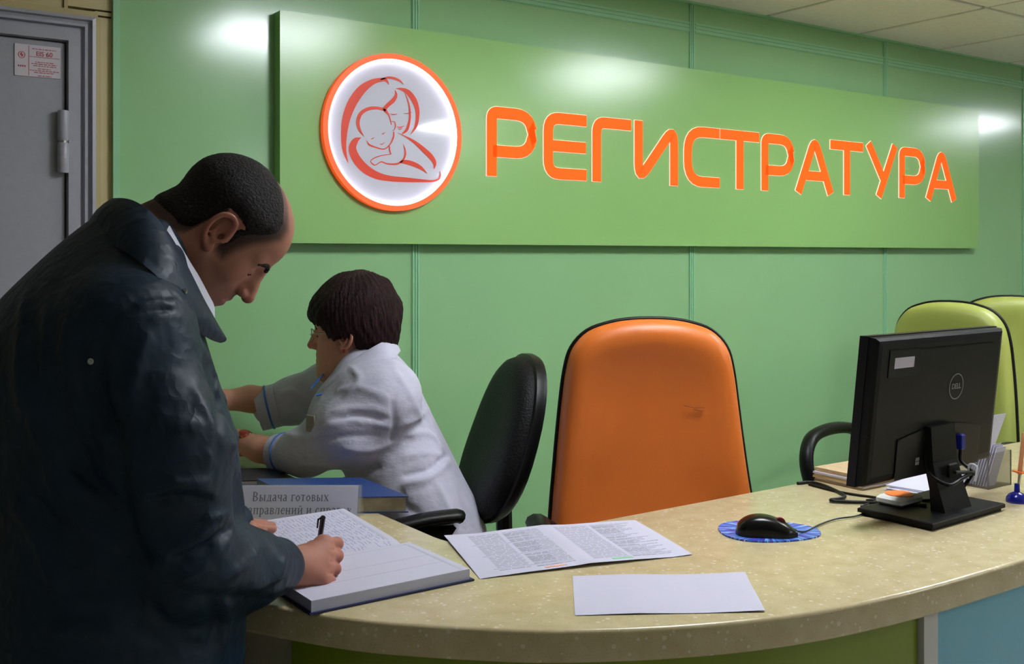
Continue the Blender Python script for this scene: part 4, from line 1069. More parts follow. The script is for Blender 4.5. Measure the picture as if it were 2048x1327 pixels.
    def mesh(s, ident=0.0):
        d = s.d; nx, ny, nz = d.shape; ins = d < 0
        c = [ins[i:nx - 1 + i, j:ny - 1 + j, k:nz - 1 + k] for i in (0, 1) for j in (0, 1) for k in (0, 1)]
        allc = np.logical_and.reduce(c); anyc = np.logical_or.reduce(c); act = anyc & ~allc
        I, J, K = np.nonzero(act); idx = np.full(act.shape, -1, np.int64); idx[I, J, K] = np.arange(len(I))
        acc = np.zeros((len(I), 3)); cnt = np.zeros(len(I))
        off = [(i, j, k) for i in (0, 1) for j in (0, 1) for k in (0, 1)]
        val = {o_: d[I + o_[0], J + o_[1], K + o_[2]].astype(np.float64) for o_ in off}
        for a in off:
            for ax in range(3):
                if a[ax]: continue
                b = list(a); b[ax] = 1; b = tuple(b); va, vb = val[a], val[b]; cr = (va < 0) != (vb < 0)
                t = np.where(cr, va / np.where(cr, va - vb, 1), 0); p = np.zeros((len(I), 3)); p += np.array(a); p[:, ax] = t
                acc[cr] += p[cr]; cnt += cr
        V = (np.stack([I, J, K], 1) + acc / cnt[:, None]) * s.h + s.o
        Fs = []
        for ax in range(3):
            sl0 = [slice(None)] * 3; sl1 = [slice(None)] * 3; sl0[ax] = slice(0, -1); sl1[ax] = slice(1, None)
            A, B = ins[tuple(sl0)], ins[tuple(sl1)]; ch = A != B
            u_, w_ = [(1, 2), (2, 0), (0, 1)][ax]
            E = np.nonzero(ch); E = np.stack(E, 1)
            ok = (E[:, u_] > 0) & (E[:, w_] > 0) & (E[:, u_] < d.shape[u_] - 1) & (E[:, w_] < d.shape[w_] - 1); E = E[ok]
            if not len(E): continue
            def cell(du, dw): q = E.copy(); q[:, u_] += du; q[:, w_] += dw; return idx[q[:, 0], q[:, 1], q[:, 2]]
            q = np.stack([cell(-1, -1), cell(0, -1), cell(0, 0), cell(-1, 0)], 1)
            fl = ~A[tuple(E.T)]; q[fl] = q[fl][:, ::-1]
            Fs.append(q)
        Fq = np.concatenate(Fs); Fq = Fq[(Fq >= 0).all(1)]
        return V, Fq
def relax(V, Fq, it=2, lam=0.5):
    n = len(V); E = np.concatenate([Fq[:, [0, 1]], Fq[:, [1, 2]], Fq[:, [2, 3]], Fq[:, [3, 0]]]); E = np.concatenate([E, E[:, ::-1]])
    for _ in range(it):
        S = np.zeros_like(V); C = np.zeros(n)
        for k in range(3): S[:, k] = np.bincount(E[:, 0], V[E[:, 1], k], n)
        C = np.bincount(E[:, 0], minlength=n); V = V + lam * (S / np.maximum(C, 1)[:, None] - V)
    return V
def toworld(V): return np.stack([CT * V[:, 0] + ST * V[:, 1], -ST * V[:, 0] + CT * V[:, 1], V[:, 2]], 1)
def sculpt(name, parts, mat, parent, attrs=None, it=1):
    """parts: list of (V, F) in camera-aligned metres -> one smooth object; attrs: name -> per-vertex values"""
    n = 0; VV = []; FF = []
    for V, Fq in parts: VV.append(relax(V, Fq, it)); FF.append(Fq + n); n += len(V)
    V = np.concatenate(VV); Fq = np.concatenate(FF); W = toworld(V) - (np.array(root_of(parent)) if parent else 0)
    me = bpy.data.meshes.new(name); me.vertices.add(len(W)); me.vertices.foreach_set('co', W.astype(np.float32).ravel())
    me.loops.add(len(Fq) * 4); me.loops.foreach_set('vertex_index', Fq.astype(np.int32).ravel())
    me.polygons.add(len(Fq)); me.polygons.foreach_set('loop_start', np.arange(0, len(Fq) * 4, 4, dtype=np.int32))
    me.polygons.foreach_set('use_smooth', np.ones(len(Fq), bool))
    me.update(calc_edges=True); me.validate()
    for k, v in (attrs or {}).items():
        a = me.attributes.new(k, 'FLOAT', 'POINT'); a.data.foreach_set('value', np.asarray(v, np.float32))
    me.materials.append(M[mat]); o = bpy.data.objects.new(name, me); COL.objects.link(o)
    if parent: o.parent = parent
    return o
def sstep(a, b, x): t = np.clip((x - a) / (b - a), 0, 1); return t * t * (3 - 2 * t)
class Head:
    """head in its own frame: x forward, y to the person's left, z up, origin between the ears"""
    def __init__(s, C, fwd, up, sc=1.0):
        s.C = np.array(C, float); s.Fw = nrm(fwd); up = np.array(up, float); s.U = nrm(up - s.Fw * (up @ s.Fw)); s.L = np.cross(s.U, s.Fw); s.s = sc; s.ax = [s.Fw, s.L, s.U]
    def p(s, x, y, z): return s.C + s.s * (x * s.Fw + y * s.L + z * s.U)
    def local(s, P): q = (np.asarray(P) - s.C) / s.s; return np.stack([q @ s.Fw, q @ s.L, q @ s.U], -1)
    def grid(s, f):
        X, Y, Z = f.ax[0][:, None, None] - s.C[0], f.ax[1][None, :, None] - s.C[1], f.ax[2][None, None, :] - s.C[2]
        return [((X * a[0] + Y * a[1] + Z * a[2]) / s.s) for a in s.ax]
    def build(s, f, man=True, noseL=0.0):
        S = s.s; E = lambda c, r, k=.012, mode='u', ax=None: f.ell(s.p(*c), np.array(r) * S, ax or s.ax, k * S, mode)
        Cn = lambda a, r1, b, r2, k=.008, mode='u': f.cone(s.p(*a), r1 * S, s.p(*b), r2 * S, k * S, mode)
        E((-.008, 0, .045), (.100, .077, .084)); E((.028, 0, .045), (.066, .066, .062), .03)
        E((.026, 0, -.028), (.066, .060, .072), .03); E((.032, 0, -.066), (.054, .050, .044), .03)
        for y in (-1, 1):
            Cn((.000, y * .055, -.045), .016, (.066, y * .022, -.096), .017, .03)
            E((.052, y * .044, -.018), (.026, .020, .020), .025)
            Cn((.074, y * .046, .022), .008, (.090, y * .014, .021), .009, .016)
        E((.076, 0, -.098), (.018, .020, .016), .02)
        E((.083, 0, -.060), (.016, .026, .020), .02)
        for y in (-1, 1): E((.096, y * .033, .004), (.013, .015, .010), .010, 's')
        for y in (-1, 1):
            E((.0735, y * .031, .002), (.0135, .015, .0125), .004)
            Cn((.0855, y * .020, .001), .0028, (.0815, y * .043, .000), .0026, .004)
        Cn((.080, 0, .026), .013, (.092, 0, -.010), .016, .012); Cn((.092, 0, .018), .0085, (.108 + noseL * .6, 0, -.012), .0095, .014); Cn((.108 + noseL * .6, 0, -.012), .0095, (.117 + noseL, 0, -.027), .0118, .008)
        for y in (-1, 1):
            E((.103, y * .0125, -.031), (.0115, .0075, .0085), .006)
            E((.1085, y * .0075, -.0395), (.0055, .0034, .0032), .002, 's')
        Cn((.098, 0, -.036), .006, (.096, 0, -.048), .006, .008)
        Cn((.094, -.018, -.0545), .0045, (.0985, 0, -.0525), .0056, .005); Cn((.094, .018, -.0545), .0045, (.0985, 0, -.0525), .0056, .005)
        Cn((.0915, -.016, -.066), .005, (.0955, 0, -.067), .0066, .006); Cn((.0915, .016, -.066), .005, (.0955, 0, -.067), .0066, .006)
        Cn((.096, -.022, -.0605), .0013, (.1045, 0, -.0595), .0016, .002, 's'); Cn((.096, .022, -.0605), .0013, (.1045, 0, -.0595), .0016, .002, 's')
        for y in (-1, 1): s.ear(f, y)
    def ear(s, f, y):
        S = s.s; yy = lambda o_: y * (.074 + o_)
        tilt = lambda x, z: (x * .97 - z * .22 + .004, z * .97 + x * .22 - .002)
        def P(x, o_, z): a, b = tilt(x, z); return s.p(a, yy(o_), b)
        back = nrm(s.L * y - s.Fw * .55)
        f.ell(P(-.004, .004, .004), np.array([.019, .0065, .029]) * S, [nrm(s.Fw + s.L * y * .55), back, s.U], .006 * S)
        f.ell(P(-.002, .014, .002), np.array([.0135, .0085, .020]) * S, [nrm(s.Fw + s.L * y * .55), back, s.U], .004 * S, 's')
        rim = [(.013, .002, -.004), (.012, .006, .012), (.008, .010, .026), (-.004, .0135, .032), (-.017, .0165, .026), (-.024, .017, .010), (-.0235, .0145, -.008), (-.017, .010, -.020), (-.008, .006, -.029)]
        pts = [P(*q) for q in spline(rim, 3)]
        f.chain([(q, .0040 * S) for q in pts], .003 * S)
        f.chain([(P(*q), .003 * S) for q in ((-.011, .0105, .004), (-.0125, .010, -.006), (-.005, .008, -.016))], .004 * S)
        f.ell(P(-.001, .005, -.029), np.array([.008, .006, .009]) * S, s.ax, .005 * S)
        f.ell(P(.011, .006, -.005), np.array([.004, .004, .007]) * S, s.ax, .004 * S)
        f.ell(P(.003, .006, -.004), np.array([.005, .006, .006]) * S, s.ax, .003 * S, 's')
    def masks(s, V):
        q = s.local(V); x, y, z = q[:, 0], q[:, 1], q[:, 2]; ay = np.abs(y)
        ears = sstep(.074, .082, ay) * (np.abs(x) < .05) * (np.abs(z) < .06)
        lips = np.exp(-(((z + .060) / .010) ** 2 + (y / .022) ** 2)) * (x > .085)
        nose = np.exp(-(((z + .028) / .016) ** 2 + (y / .018) ** 2)) * (x > .098)
        cheek = np.exp(-(((z + .03) / .022) ** 2 + ((ay - .045) / .02) ** 2)) * (x > .03)
        return q, np.clip(.30 * ears + .75 * lips + .4 * nose + .22 * cheek, 0, 1)
# ================================================================== STANDING MAN (faces +X, leans over the counter)
man = empty('person', (0.36, 1.64, 0)); tag(man, 'standing man in a dark blue jacket writing in the open register', 'person')
EA, EB = (CT, ST, 0), (ST, -CT, 0)               # his forward and right in camera-aligned axes
def W(x, y, z): return np.array(w2c(x, y, z))
def Pm(px, py, v): return np.array(pc(px, py, v))
R_ = lambda px, v: px / F * v
# ---- jacket
J = SDF((-1.02, 1.18, 0.52), (-0.20, 2.12, 1.46), 0.0045)
YC = 1.635
st = [(0.395, YC, 0.54, .185, .225), (0.40, YC, 0.66, .19, .235), (0.405, YC, 0.75, .192, .238), (0.406, YC, 0.9, .192, .236), (0.400, YC, 1.05, .184, .232), (0.378, YC, 1.16, .168, .226), (0.385, YC, 1.24, .138, .205), (0.410, YC, 1.30, .104, .165), (0.432, YC, 1.345, .085, .115), (0.445, YC, 1.375, .06, .08)]
st = [(*w2c(x, y, 0)[:2], z, a, b) for x, y, z, a, b in st]
J.loft(st, EA, EB, 0.02, 2.25)
# shoulders and near (right) arm
SHR = W(0.388, 1.455, 1.215); ELR = W(0.452, 1.400, 0.905); WRR = Pm(598, 1133, 1.69)
J.ell(SHR, (.074, .072, .070), [EA, EB, (0, 0, 1)], .05)
J.cone(W(0.39, 1.51, 1.235), .068, SHR, .070, .05)
MID = W(0.425, 1.398, 1.06)
J.cone(SHR, .074, MID, .078, .02); J.cone(MID, .078, ELR, .064, .03)
FM = ELR * .5 + WRR * .5 + np.array([0, 0, -.004])
J.cone(ELR, .064, FM, .056, .025); J.cone(FM, .056, WRR * .74 + ELR * .26, .045, .015)
J.cone(WRR * .76 + ELR * .24, .040, WRR * .81 + ELR * .19, .037, .008)
# far (left) arm
SHL = W(0.415, 1.82, 1.225); ELL = W(0.47, 1.885, 0.93); WRL = W(0.69, 1.885, 0.825)
J.cone(W(0.41, 1.77, 1.245), .078, SHL, .074, .05); J.cone(SHL, .076, ELL, .062, .02); J.cone(ELL, .062, WRL, .04, .02)
# chest flap pocket and front edge
J.fold([(440, 700), (462, 760), (476, 800), (474, 850), (466, 905)], .008, .016)
J.fold([(470, 930), (482, 985), (486, 1040)], .006, .014)
# seams
seam = dict(amp=-.0032, width=.0045)
J.fold([(20, 545), (60, 556), (98, 566), (157, 605), (212, 648)], -.004, .005); J.fold([(18, 552), (58, 563), (95, 574), (154, 613), (208, 656)], .0025, .005)
J.fold([(212, 648), (232, 632), (251, 617), (298, 594), (353, 594)], -.0055, .0065); J.fold([(216, 657), (236, 641), (256, 626), (300, 603), (353, 603)], .004, .007)
J.fold([(212, 648), (198, 695), (192, 742), (200, 797), (222, 850)], -.006, .008)
# back folds
for P, a, w in (([(52, 580), (46, 640), (40, 740), (44, 830)], .006, .014), ([(95, 590), (93, 650), (90, 710), (100, 790)], .005, .012), ([(137, 640), (133, 700), (146, 790), (160, 840), (190, 900)], .007, .015),
                ([(165, 650), (160, 720), (175, 800)], -.006, .012), ([(140, 780), (175, 840), (215, 880), (236, 900)], .008, .015), ([(60, 800), (85, 880), (140, 960), (210, 1010)], .008, .018),
                ([(90, 935), (140, 1015), (205, 1065), (240, 1090)], .008, .017), ([(30, 1000), (80, 1080), (115, 1180)], .007, .018), ([(130, 1060), (200, 1120), (270, 1180)], .006, .016), ([(86, 1262), (180, 1255), (300, 1290)], .006, .018),
                ([(230, 1180), (300, 1240), (400, 1280)], .006, .018), ([(120, 900), (180, 960), (240, 1000)], -.006, .012), ([(60, 985), (120, 1060), (190, 1120)], -.006, .013),
                ([(300, 1200), (340, 1260), (420, 1300)], -.005, .013), ([(420, 1190), (432, 1240), (425, 1290)], -.009, .010), ([(445, 1190), (452, 1240), (446, 1300)], .006, .012),
                # shoulder puckers
                ([(275, 612), (310, 608), (352, 612)], .0045, .007), ([(285, 622), (320, 618), (345, 622)], -.004, .006), ([(300, 640), (330, 630), (360, 634)], .003, .007),
                # upper sleeve
                ([(385, 776), (418, 837), (432, 885)], .007, .013), ([(342, 858), (370, 850), (405, 848)], .006, .013), ([(250, 760), (262, 840), (262, 930)], .005, .016), ([(300, 660), (275, 720), (262, 790)], .005, .014), ([(400, 690), (425, 740), (438, 790)], .005, .012),
                ([(415, 900), (428, 930), (430, 960)], .005, .010),
                # elbow fan
                ([(285, 990), (340, 976), (395, 978), (430, 990)], .010, .012), ([(290, 1004), (345, 992), (395, 993), (428, 1004)], -.009, .010), ([(318, 958), (380, 968), (428, 962)], .008, .010), ([(320, 1108), (390, 1082), (450, 1035)], .010, .013), ([(330, 1124), (400, 1098), (462, 1050)], -.008, .011),
                ([(355, 1160), (412, 1134), (460, 1072)], .009, .013), ([(400, 1046), (460, 1028)], .008, .009), ([(395, 1058), (455, 1042)], -.007, .008), ([(440, 1160), (500, 1120), (520, 1090)], .006, .011), ([(280, 1050), (320, 1100), (360, 1140)], .006, .014),
                ([(500, 1180), (556, 1154), (570, 1110)], .008, .010), ([(520, 1186), (570, 1160), (582, 1120)], -.007, .008)):
    J.fold(P, a * 1.7, w)
# deep creases where the sleeve meets back and chest
J.fold([(205, 690), (198, 740), (204, 797), (224, 850), (236, 930), (246, 1010), (268, 1085), (300, 1150)], -.022, .013)
J.fold([(432, 720), (440, 800), (437, 880), (432, 955)], -.016, .010)
J.fold([(330, 1176), (400, 1192), (470, 1196), (540, 1198)], -.012, .010)
J.fold([(0, 1276), (65, 1308), (174, 1322)], -.006, .006)
J.fold([(470, 770), (452, 772), (450, 800), (474, 812)], .006, .006)
# wind-cheater cuff gathers
for k in range(7): J.fold([(574 + 1.5 * k, 1102 + k * 11), (600, 1104 + k * 11)], .0022 if k % 2 else -.0022, .0035)
# hollow the neck and the cuff
NECK0 = W(0.445, YC, 1.30); NECK1 = Pm(352, 430, 1.615)
J.cone(W(0.47, YC, 1.24), .05, NECK1 + (NECK1 - NECK0) * .4, .07, .01, 's')
jk = sculpt('jacket', [J.mesh()], 'jacket', man, it=1)
# ---- head
psi = math.radians(20); pit = math.radians(53)
fw = np.array([math.cos(pit) * math.cos(psi), math.cos(pit) * math.sin(psi), -math.sin(pit)])
HD = Head(Pm(444, 466, 1.585), fw, (0.06, 0.0, 1.0), 0.94)
HD.C = HD.C + HD.L * 0.072 - HD.Fw * 0.004                         # the ear in view is at the pixel; the centre lies behind it
hc = HD.C
H = SDF(hc - np.array([.22, .19, .20]), hc + np.array([.18, .19, .17]), 0.0026)
H.cone(HD.p(-.03, 0, -.005), .060, W(0.46, YC, 1.33), .064, .03); H.cone(HD.p(-.005, 0, -.06), .046, W(0.49, YC, 1.32), .05, .03)
HD.build(H, noseL=.001)
skull = H.d.copy()
hv, hf = H.mesh()
# ---- hands: right one closed on the pen
def hand_field(box, h=0.0019): lo, hi = np.min(box, 0) - .045, np.max(box, 0) + .045; return SDF(lo, hi, h)
g = lambda x, y, v: Pm(x, y, v)
mcp = [g(646, 1088, 1.742), g(652, 1108, 1.728), g(650, 1133, 1.712), g(641, 1156, 1.697)]
pip = [g(673, 1087, 1.768), g(673, 1111, 1.752), g(669, 1137, 1.733), g(660, 1162, 1.712)]
dip = [g(669, 1102, 1.795), g(668, 1124, 1.778), g(659, 1146, 1.756), g(649, 1168, 1.733)]
tip = [g(650, 1110, 1.822), g(650, 1130, 1.800), g(644, 1148, 1.772), g(634, 1165, 1.748)]
WR = g(590, 1134, 1.688)
RH = hand_field(mcp + pip + dip + tip + [WR, WR * 1.6 - np.array(FM) * .6])
RH.chain([(WR * 1.5 - mcp[1] * .5, .027), (WR, .0275)], .01)
for i, q in enumerate(mcp): RH.cone(WR, .0225, q, .0145 - .0008 * i, .016)
RH.cone(mcp[0], .0135, mcp[3], .0125, .01); RH.cone(g(612, 1158, 1.70), .020, g(640, 1160, 1.705), .0145, .014)
rad = [(.0125, .0108, .0092, .0082), (.0128, .0110, .0094, .0084), (.0122, .0103, .0089, .0080), (.0112, .0093, .0080, .0072)]
for i in range(4):
    r = rad[i]; RH.cone(mcp[i], r[0], pip[i], r[1], .006); RH.cone(pip[i], r[1], dip[i], r[2], .003); RH.cone(dip[i], r[2], tip[i], r[3], .003)
    RH.ell(pip[i], (r[1] * 1.05,) * 3, None, .003)
for a, b in ((0, 1), (1, 2), (2, 3)):
    RH.fold([((673, 673, 668)[a] - 14, (1087, 1111, 1134)[a] + 12), ((673, 673, 668)[a] + 14, (1087, 1111, 1134)[a] + 13)], -.0022, .0028)
RH.chain([(g(606, 1112, 1.722), .020), (g(626, 1098, 1.762), .0135), (g(632, 1098, 1.795), .0112), (g(640, 1108, 1.822), .0085)], .008)
rv, rf = RH.mesh()
# left hand: flat on the far page with the thumb showing
PZ = lambda px, py, z: g(px, py, (CAMZ - z) * F / (py - HY))
zp = pz(1.90) + 0.0007
lw = w2c(0.705, 1.893, zp + .030); lw = np.array(lw)
th0, th1, th2 = np.array(w2c(0.715, 1.862, zp + .022)), g(497, 1049, 1.955), g(523, 1053, 1.955)
th1[2] = zp + .0125; th2[2] = zp + .0105
fing = []
for i in range(4):
    yb = 1.868 + i * .020; L_ = (.072, .080, .074, .058)[i]
    b = np.array(w2c(0.765, yb, zp + .020)); m_ = np.array(w2c(0.765 + L_ * .5, yb + .001 * i, zp + .0145)); e = np.array(w2c(0.765 + L_ * .97, yb + .003 * i, zp + .008)); fing.append((b, m_, e))
# the fingers reach under the arm of the book's far edge; keep them short of the visible page
LHs = hand_field([lw, th0, th1, th2] + [q for f_ in fing for q in f_])
LHs.chain([(np.array(w2c(0.65, 1.89, zp + .04)), .028), (lw, .026)], .01)
sh = np.array(w2c(-0.062, 0.022, 0)) - np.array(w2c(0, 0, 0))
for i, (b, m_, e) in enumerate(fing):
    b, m_, e = b + sh, m_ + sh * 1.0, e + sh
    LHs.cone(lw, .020, b, .0125, .014); LHs.chain([(b, .0112), (m_, .0098), (e, .0078)], .003)
LHs.chain([(th0, .017), (th1, .0118), (th2, .0098)], .008)
LHs.ell(th2 + np.array(w2c(.004, 0, .004)) - np.array(w2c(0, 0, 0)), (.008, .007, .006), None, .004)
lv, lf = LHs.mesh()
# trunk and legs of the body under the clothes
B = SDF((-1.0, 1.25, 0.0), (-0.25, 2.1, 1.42), 0.014)
bs = [(0.40, YC, 0.8, .12, .165), (0.40, YC, 1.0, .12, .16), (0.38, YC, 1.15, .12, .165), (0.40, YC, 1.28, .085, .13), (0.435, YC, 1.34, .055, .06)]
B.loft([(*w2c(x, y, 0)[:2], z, a, b) for x, y, z, a, b in bs], EA, EB, .02)
B.chain([(SHR, .05), (ELR, .04), (WR * 1.2 - mcp[1] * .2, .028)], .02); B.chain([(SHL, .05), (ELL, .04), (np.array(w2c(0.66, 1.89, zp + .04)), .028)], .02)
for s in (-1, 1): B.chain([(W(0.38, YC + s * .09, .86), .085), (W(0.36, YC + s * .10, .47), .06), (W(0.33, YC + s * .105, .09), .042)], .02)
bv, bf = B.mesh()
q, red = HD.masks(hv)
x, y, z = q[:, 0], q[:, 1], q[:, 2]; ay = np.abs(y)
# hair line of a balding cropped head, in head coordinates
def man_hair(x, y, z):
    ay = np.abs(y)
    # boundary curve (x forward limit as a function of height on the side)
    fr = np.interp(z, [-.05, -.02, .0, .02, .035, .05, .07, .09, .11, .14], [.030, .034, .036, .041, .048, .057, .068, .062, .040, .02])
    crown = np.interp(ay, [0, .02, .045, .08], [-.050, -.020, .0, .0])
    fr = np.where(z > .085, fr + crown * sstep(.085, .115, z), fr)
    bot = np.interp(x, [-.13, -.10, -.05, -.030, -.022, .012, .018, .05], [-.085, -.082, -.070, -.040, .020, .020, -.020, -.022])
    return np.maximum(x - fr, bot - z)
hl = man_hair(x, y, z)
skin_d = np.abs(H.sample(hv))
earz = (ay > .0755) * (np.abs(x - .002) < .034) * (z < .036)
stub = .88 * sstep(.014, -.006 , hl + .012 * sstep(-.03, -.06, x) * sstep(.0, -.06, z)) * (1 - earz)
beard = .34 * sstep(-.028, -.045, z) * sstep(-.012, .02, x) * (1 - sstep(.010, .0, np.abs(z + .060)) * (ay < .024) * (x > .08)) + .26 * np.exp(-(((z + .047) / .008) ** 2 + (y / .03) ** 2)) * (x > .07)
thin = sstep(.02, -.02, hl)
crownbald = np.exp(-(((x - .03) / .045) ** 2 + (y / .045) ** 2)) * (z > .09)
stub = np.clip(np.maximum(stub * (1 - .55 * crownbald), np.where(hl > 0, beard, 0)), 0, 1)
nbk = len(rv) + len(lv) + len(bv)
knuck = np.zeros(len(rv))
for q_ in list(pip) + list(mcp): knuck = np.maximum(knuck, .45 * np.exp(-((rv - q_) ** 2).sum(1) / .013 ** 2))
red_all = np.concatenate([red, knuck + .12, np.full(len(lv), .12), np.zeros(len(bv))])
stub_all = np.concatenate([stub, np.zeros(nbk)])
sculpt('body', [(hv, hf), (rv, rf), (lv, lf), (bv, bf)], 'skin_man', man, {'red': red_all, 'stubble': stub_all}, it=1)
# cropped hair: a thin layer that fades out towards its edge
gx, gy, gz = HD.grid(H)
hg = man_hair(gx, gy, gz); hg = hg + .005 + .022 * sstep(-.03, -.06, gx) * sstep(.01, -.06, gz) + .007 * np.exp(-(((gx - .002) / .04) ** 2 + ((gz - .028) / .028) ** 2)) + .002 * np.sin(gx * 700 + gz * 400) * np.sin(gz * 650 + gy * 300)
cb_ = np.clip(1.3 * np.exp(-(((gx - .045) / .055) ** 2 + (gy / .05) ** 2)) * sstep(.07, .09, gz), 0, 1)
th_ = (.0042 * (1 - cb_)) * sstep(-.001, -.022, hg) - .0006
nz_ = .0009 * np.sin(gx * 900 + 3 * np.sin(gz * 700)) * np.sin(gy * 800 + gz * 500)
H.d = np.maximum(skull - (th_ + nz_ * (th_ > .001)), np.where((np.abs(gx - .002) < .034) & (gz < .036), np.maximum(hg, np.abs(gy) - .0765), hg)).astype(np.float32)
hv2, hf2 = H.mesh()
sculpt('hair', [(hv2, hf2)], 'hair_man', man, it=2)
H.d = skull
# brows and lashes
def facecurve(Hd, fld, pts, lift):
    out = []
    for a in pts:
        p0 = Hd.p(*a); d0 = nrm(Hd.Fw * .8 + Hd.L * np.sign(a[1]) * .35)
        t = np.arange(-.03, .03, .0008); P = p0 + t[:, None] * d0; w = np.where(fld.sample(P) < 0)[0]
        p = P[w[-1]] if len(w) else p0
        out.append(c2w(*(p + d0 * lift)))
    return out
for s in (-1, 1):
    P = facecurve(HD, H, spline([(.08, s * .014, .021), (.08, s * .028, .027), (.08, s * .042, .023), (.075, s * .050, .016)], 4), .0008)
    smooth_angle(MB().tube(P, [.0022 + .0022 * math.sin(math.pi * min(1, .25 + i / len(P))) for i in range(len(P))], 7).build('eyebrow', 'hair_man', man), 80)
    P = facecurve(HD, H, spline([(.08, s * .019, -.002), (.08, s * .030, -.006), (.08, s * .039, -.005)], 4), .0008)
    smooth_angle(MB().tube(P, .0010, 6).build('eyelash', 'skin_line', man), 80)
# ---- collars: folded bands around the neck
def band(name, top, bot, mat, parent, th=.004, n=6, bulge=0.0):
    T = spline(top, n); Bt = spline(bot, n); V = []; Q = []; rows = 6; m_ = len(T)
    ctr = np.mean(np.array(T + Bt), 0)
    for side in (0, 1):
        for i in range(m_):
            for r in range(rows):
                t_ = r / (rows - 1); p = T[i] * (1 - t_) + Bt[i] * t_
                n_ = p - ctr; n_[2] *= .3; n_ = n_ / (np.linalg.norm(n_) + 1e-9)
                e = th * (1 if side == 0 else 0) * (math.sin(math.pi * min(max(t_, .04), .96)) ** .35) + bulge * math.sin(math.pi * t_)
                V.append(c2w(*(p + n_ * e)))
    N_ = m_ * rows
    for i in range(m_ - 1):
        for r in range(rows - 1):
            a = i * rows + r; Q.append((a, a + 1, a + rows + 1, a + rows)); Q.append((N_ + a, N_ + a + rows, N_ + a + rows + 1, N_ + a + 1))
        for r in (0, rows - 1):
            a = i * rows + r; Q.append((a, a + rows, N_ + a + rows, N_ + a))
    for i in (0, m_ - 1):
        for r in range(rows - 1): a = i * rows + r; Q.append((a, N_ + a, N_ + a + 1, a + 1))
    return smooth_angle(obj(name, V, Q, mat, parent), 60)
gY = lambda px, py, Y: np.array(w2c(*onwall(px, py, Y)))
top = [W(0.53, 1.72, 1.31), W(0.50, 1.722, 1.35), W(0.46, 1.71, 1.385), W(0.425, 1.68, 1.403), gY(232, 398, 1.62), gY(268, 403, 1.56), gY(305, 428, 1.52), gY(340, 472, 1.50), gY(372, 530, 1.495), gY(404, 595, 1.505), gY(424, 632, 1.52), gY(438, 662, 1.54)]
bot = [W(0.50, 1.78, 1.26), W(0.47, 1.79, 1.29), W(0.43, 1.77, 1.33), W(0.395, 1.73, 1.345), gY(186, 458, 1.63), gY(222, 486, 1.535), gY(268, 514, 1.462), gY(318, 556, 1.43), gY(352, 604, 1.435), gY(388, 654, 1.462), gY(416, 676, 1.495), gY(436, 684, 1.53)]
band('jacket_collar', top, bot, 'jacket', man, .007, bulge=.006)
off = lambda P, d, dz: [p + nrm([p[0] - NECK1[0] , p[1] - NECK1[1], 0]) * d + np.array([0, 0, dz]) for p in P]
top2 = [gY(340, 452, 1.535), gY(362, 492, 1.535), gY(390, 540, 1.54), gY(416, 588, 1.55), gY(428, 614, 1.56), gY(427, 645, 1.57)]
bot2 = [gY(330, 486, 1.515), gY(350, 524, 1.512), gY(374, 572, 1.515), gY(400, 622, 1.525), gY(418, 656, 1.54), gY(432, 676, 1.555)]
band('shirt_collar', top2, bot2, 'shirt_white', man, .003)
# dark opening of the jacket front, pocket flap, press stud
flap = J.hit(463, 790); 
if flap is not None:
    P = [J.hit(*q) for q in ((452, 768), (470, 778), (474, 806), (456, 800))]
    if all(p is not None for p in P):
        P = [np.array(p) for p in P]; nn = np.array([.55, -.8, .1]); nn = nn / np.linalg.norm(nn)
        obj('pocket_flap', [c2w(*p) for p in P] + [c2w(*(p + nn * .004)) for p in P], [(3, 2, 1, 0), (4, 5, 6, 7), (0, 1, 5, 4), (1, 2, 6, 5), (2, 3, 7, 6), (3, 0, 4, 7)], 'jacket', man)
for (x_, y_) in ((182, 722), (368, 583)):
    h_ = J.hit(x_, y_)
    if h_ is not None:
        p = c2w(*(h_ + np.array([0, -.001, 0]))); d_ = np.array(c2w(0, -1, 0))
        smooth_angle(MB().tube([np.array(p) + d_ * t_ for t_ in (-.002, .0005, .0015)], [.0042, .0042, .0028], 12).build('press_stud', 'chrome', man))
# trousers and shoes
T = SDF((-1.05, 1.2, 0.0), (-0.3, 2.15, 0.95), 0.012)
T.loft([(*w2c(0.385, YC, 0)[:2], .72, .13, .19), (*w2c(0.385, YC, 0)[:2], .80, .15, .2), (*w2c(0.385, YC, 0)[:2], .93, .15, .2)], EA, EB, .03)
for s in (-1, 1): T.chain([(W(0.38, YC + s * .095, .82), .105), (W(0.365, YC + s * .10, .47), .085), (W(0.34, YC + s * .105, .07), .075)], .03)
sculpt('trousers', [T.mesh()], 'trouser', man, it=2)
for s in (-1, 1):
    S_ = SDF(W(0.40, YC + s * .11, .05) - .22, W(0.40, YC + s * .11, .05) + .22, .008)
    S_.cone(W(0.33, YC + s * .11, .045), .042, W(0.47, YC + s * .125, .035), .036, .02); S_.cone(W(0.33, YC + s * .11, .05), .045, W(0.33, YC + s * .11, .10), .045, .02)
    sculpt('shoe', [S_.mesh()], 'shoe_black', man, it=1)
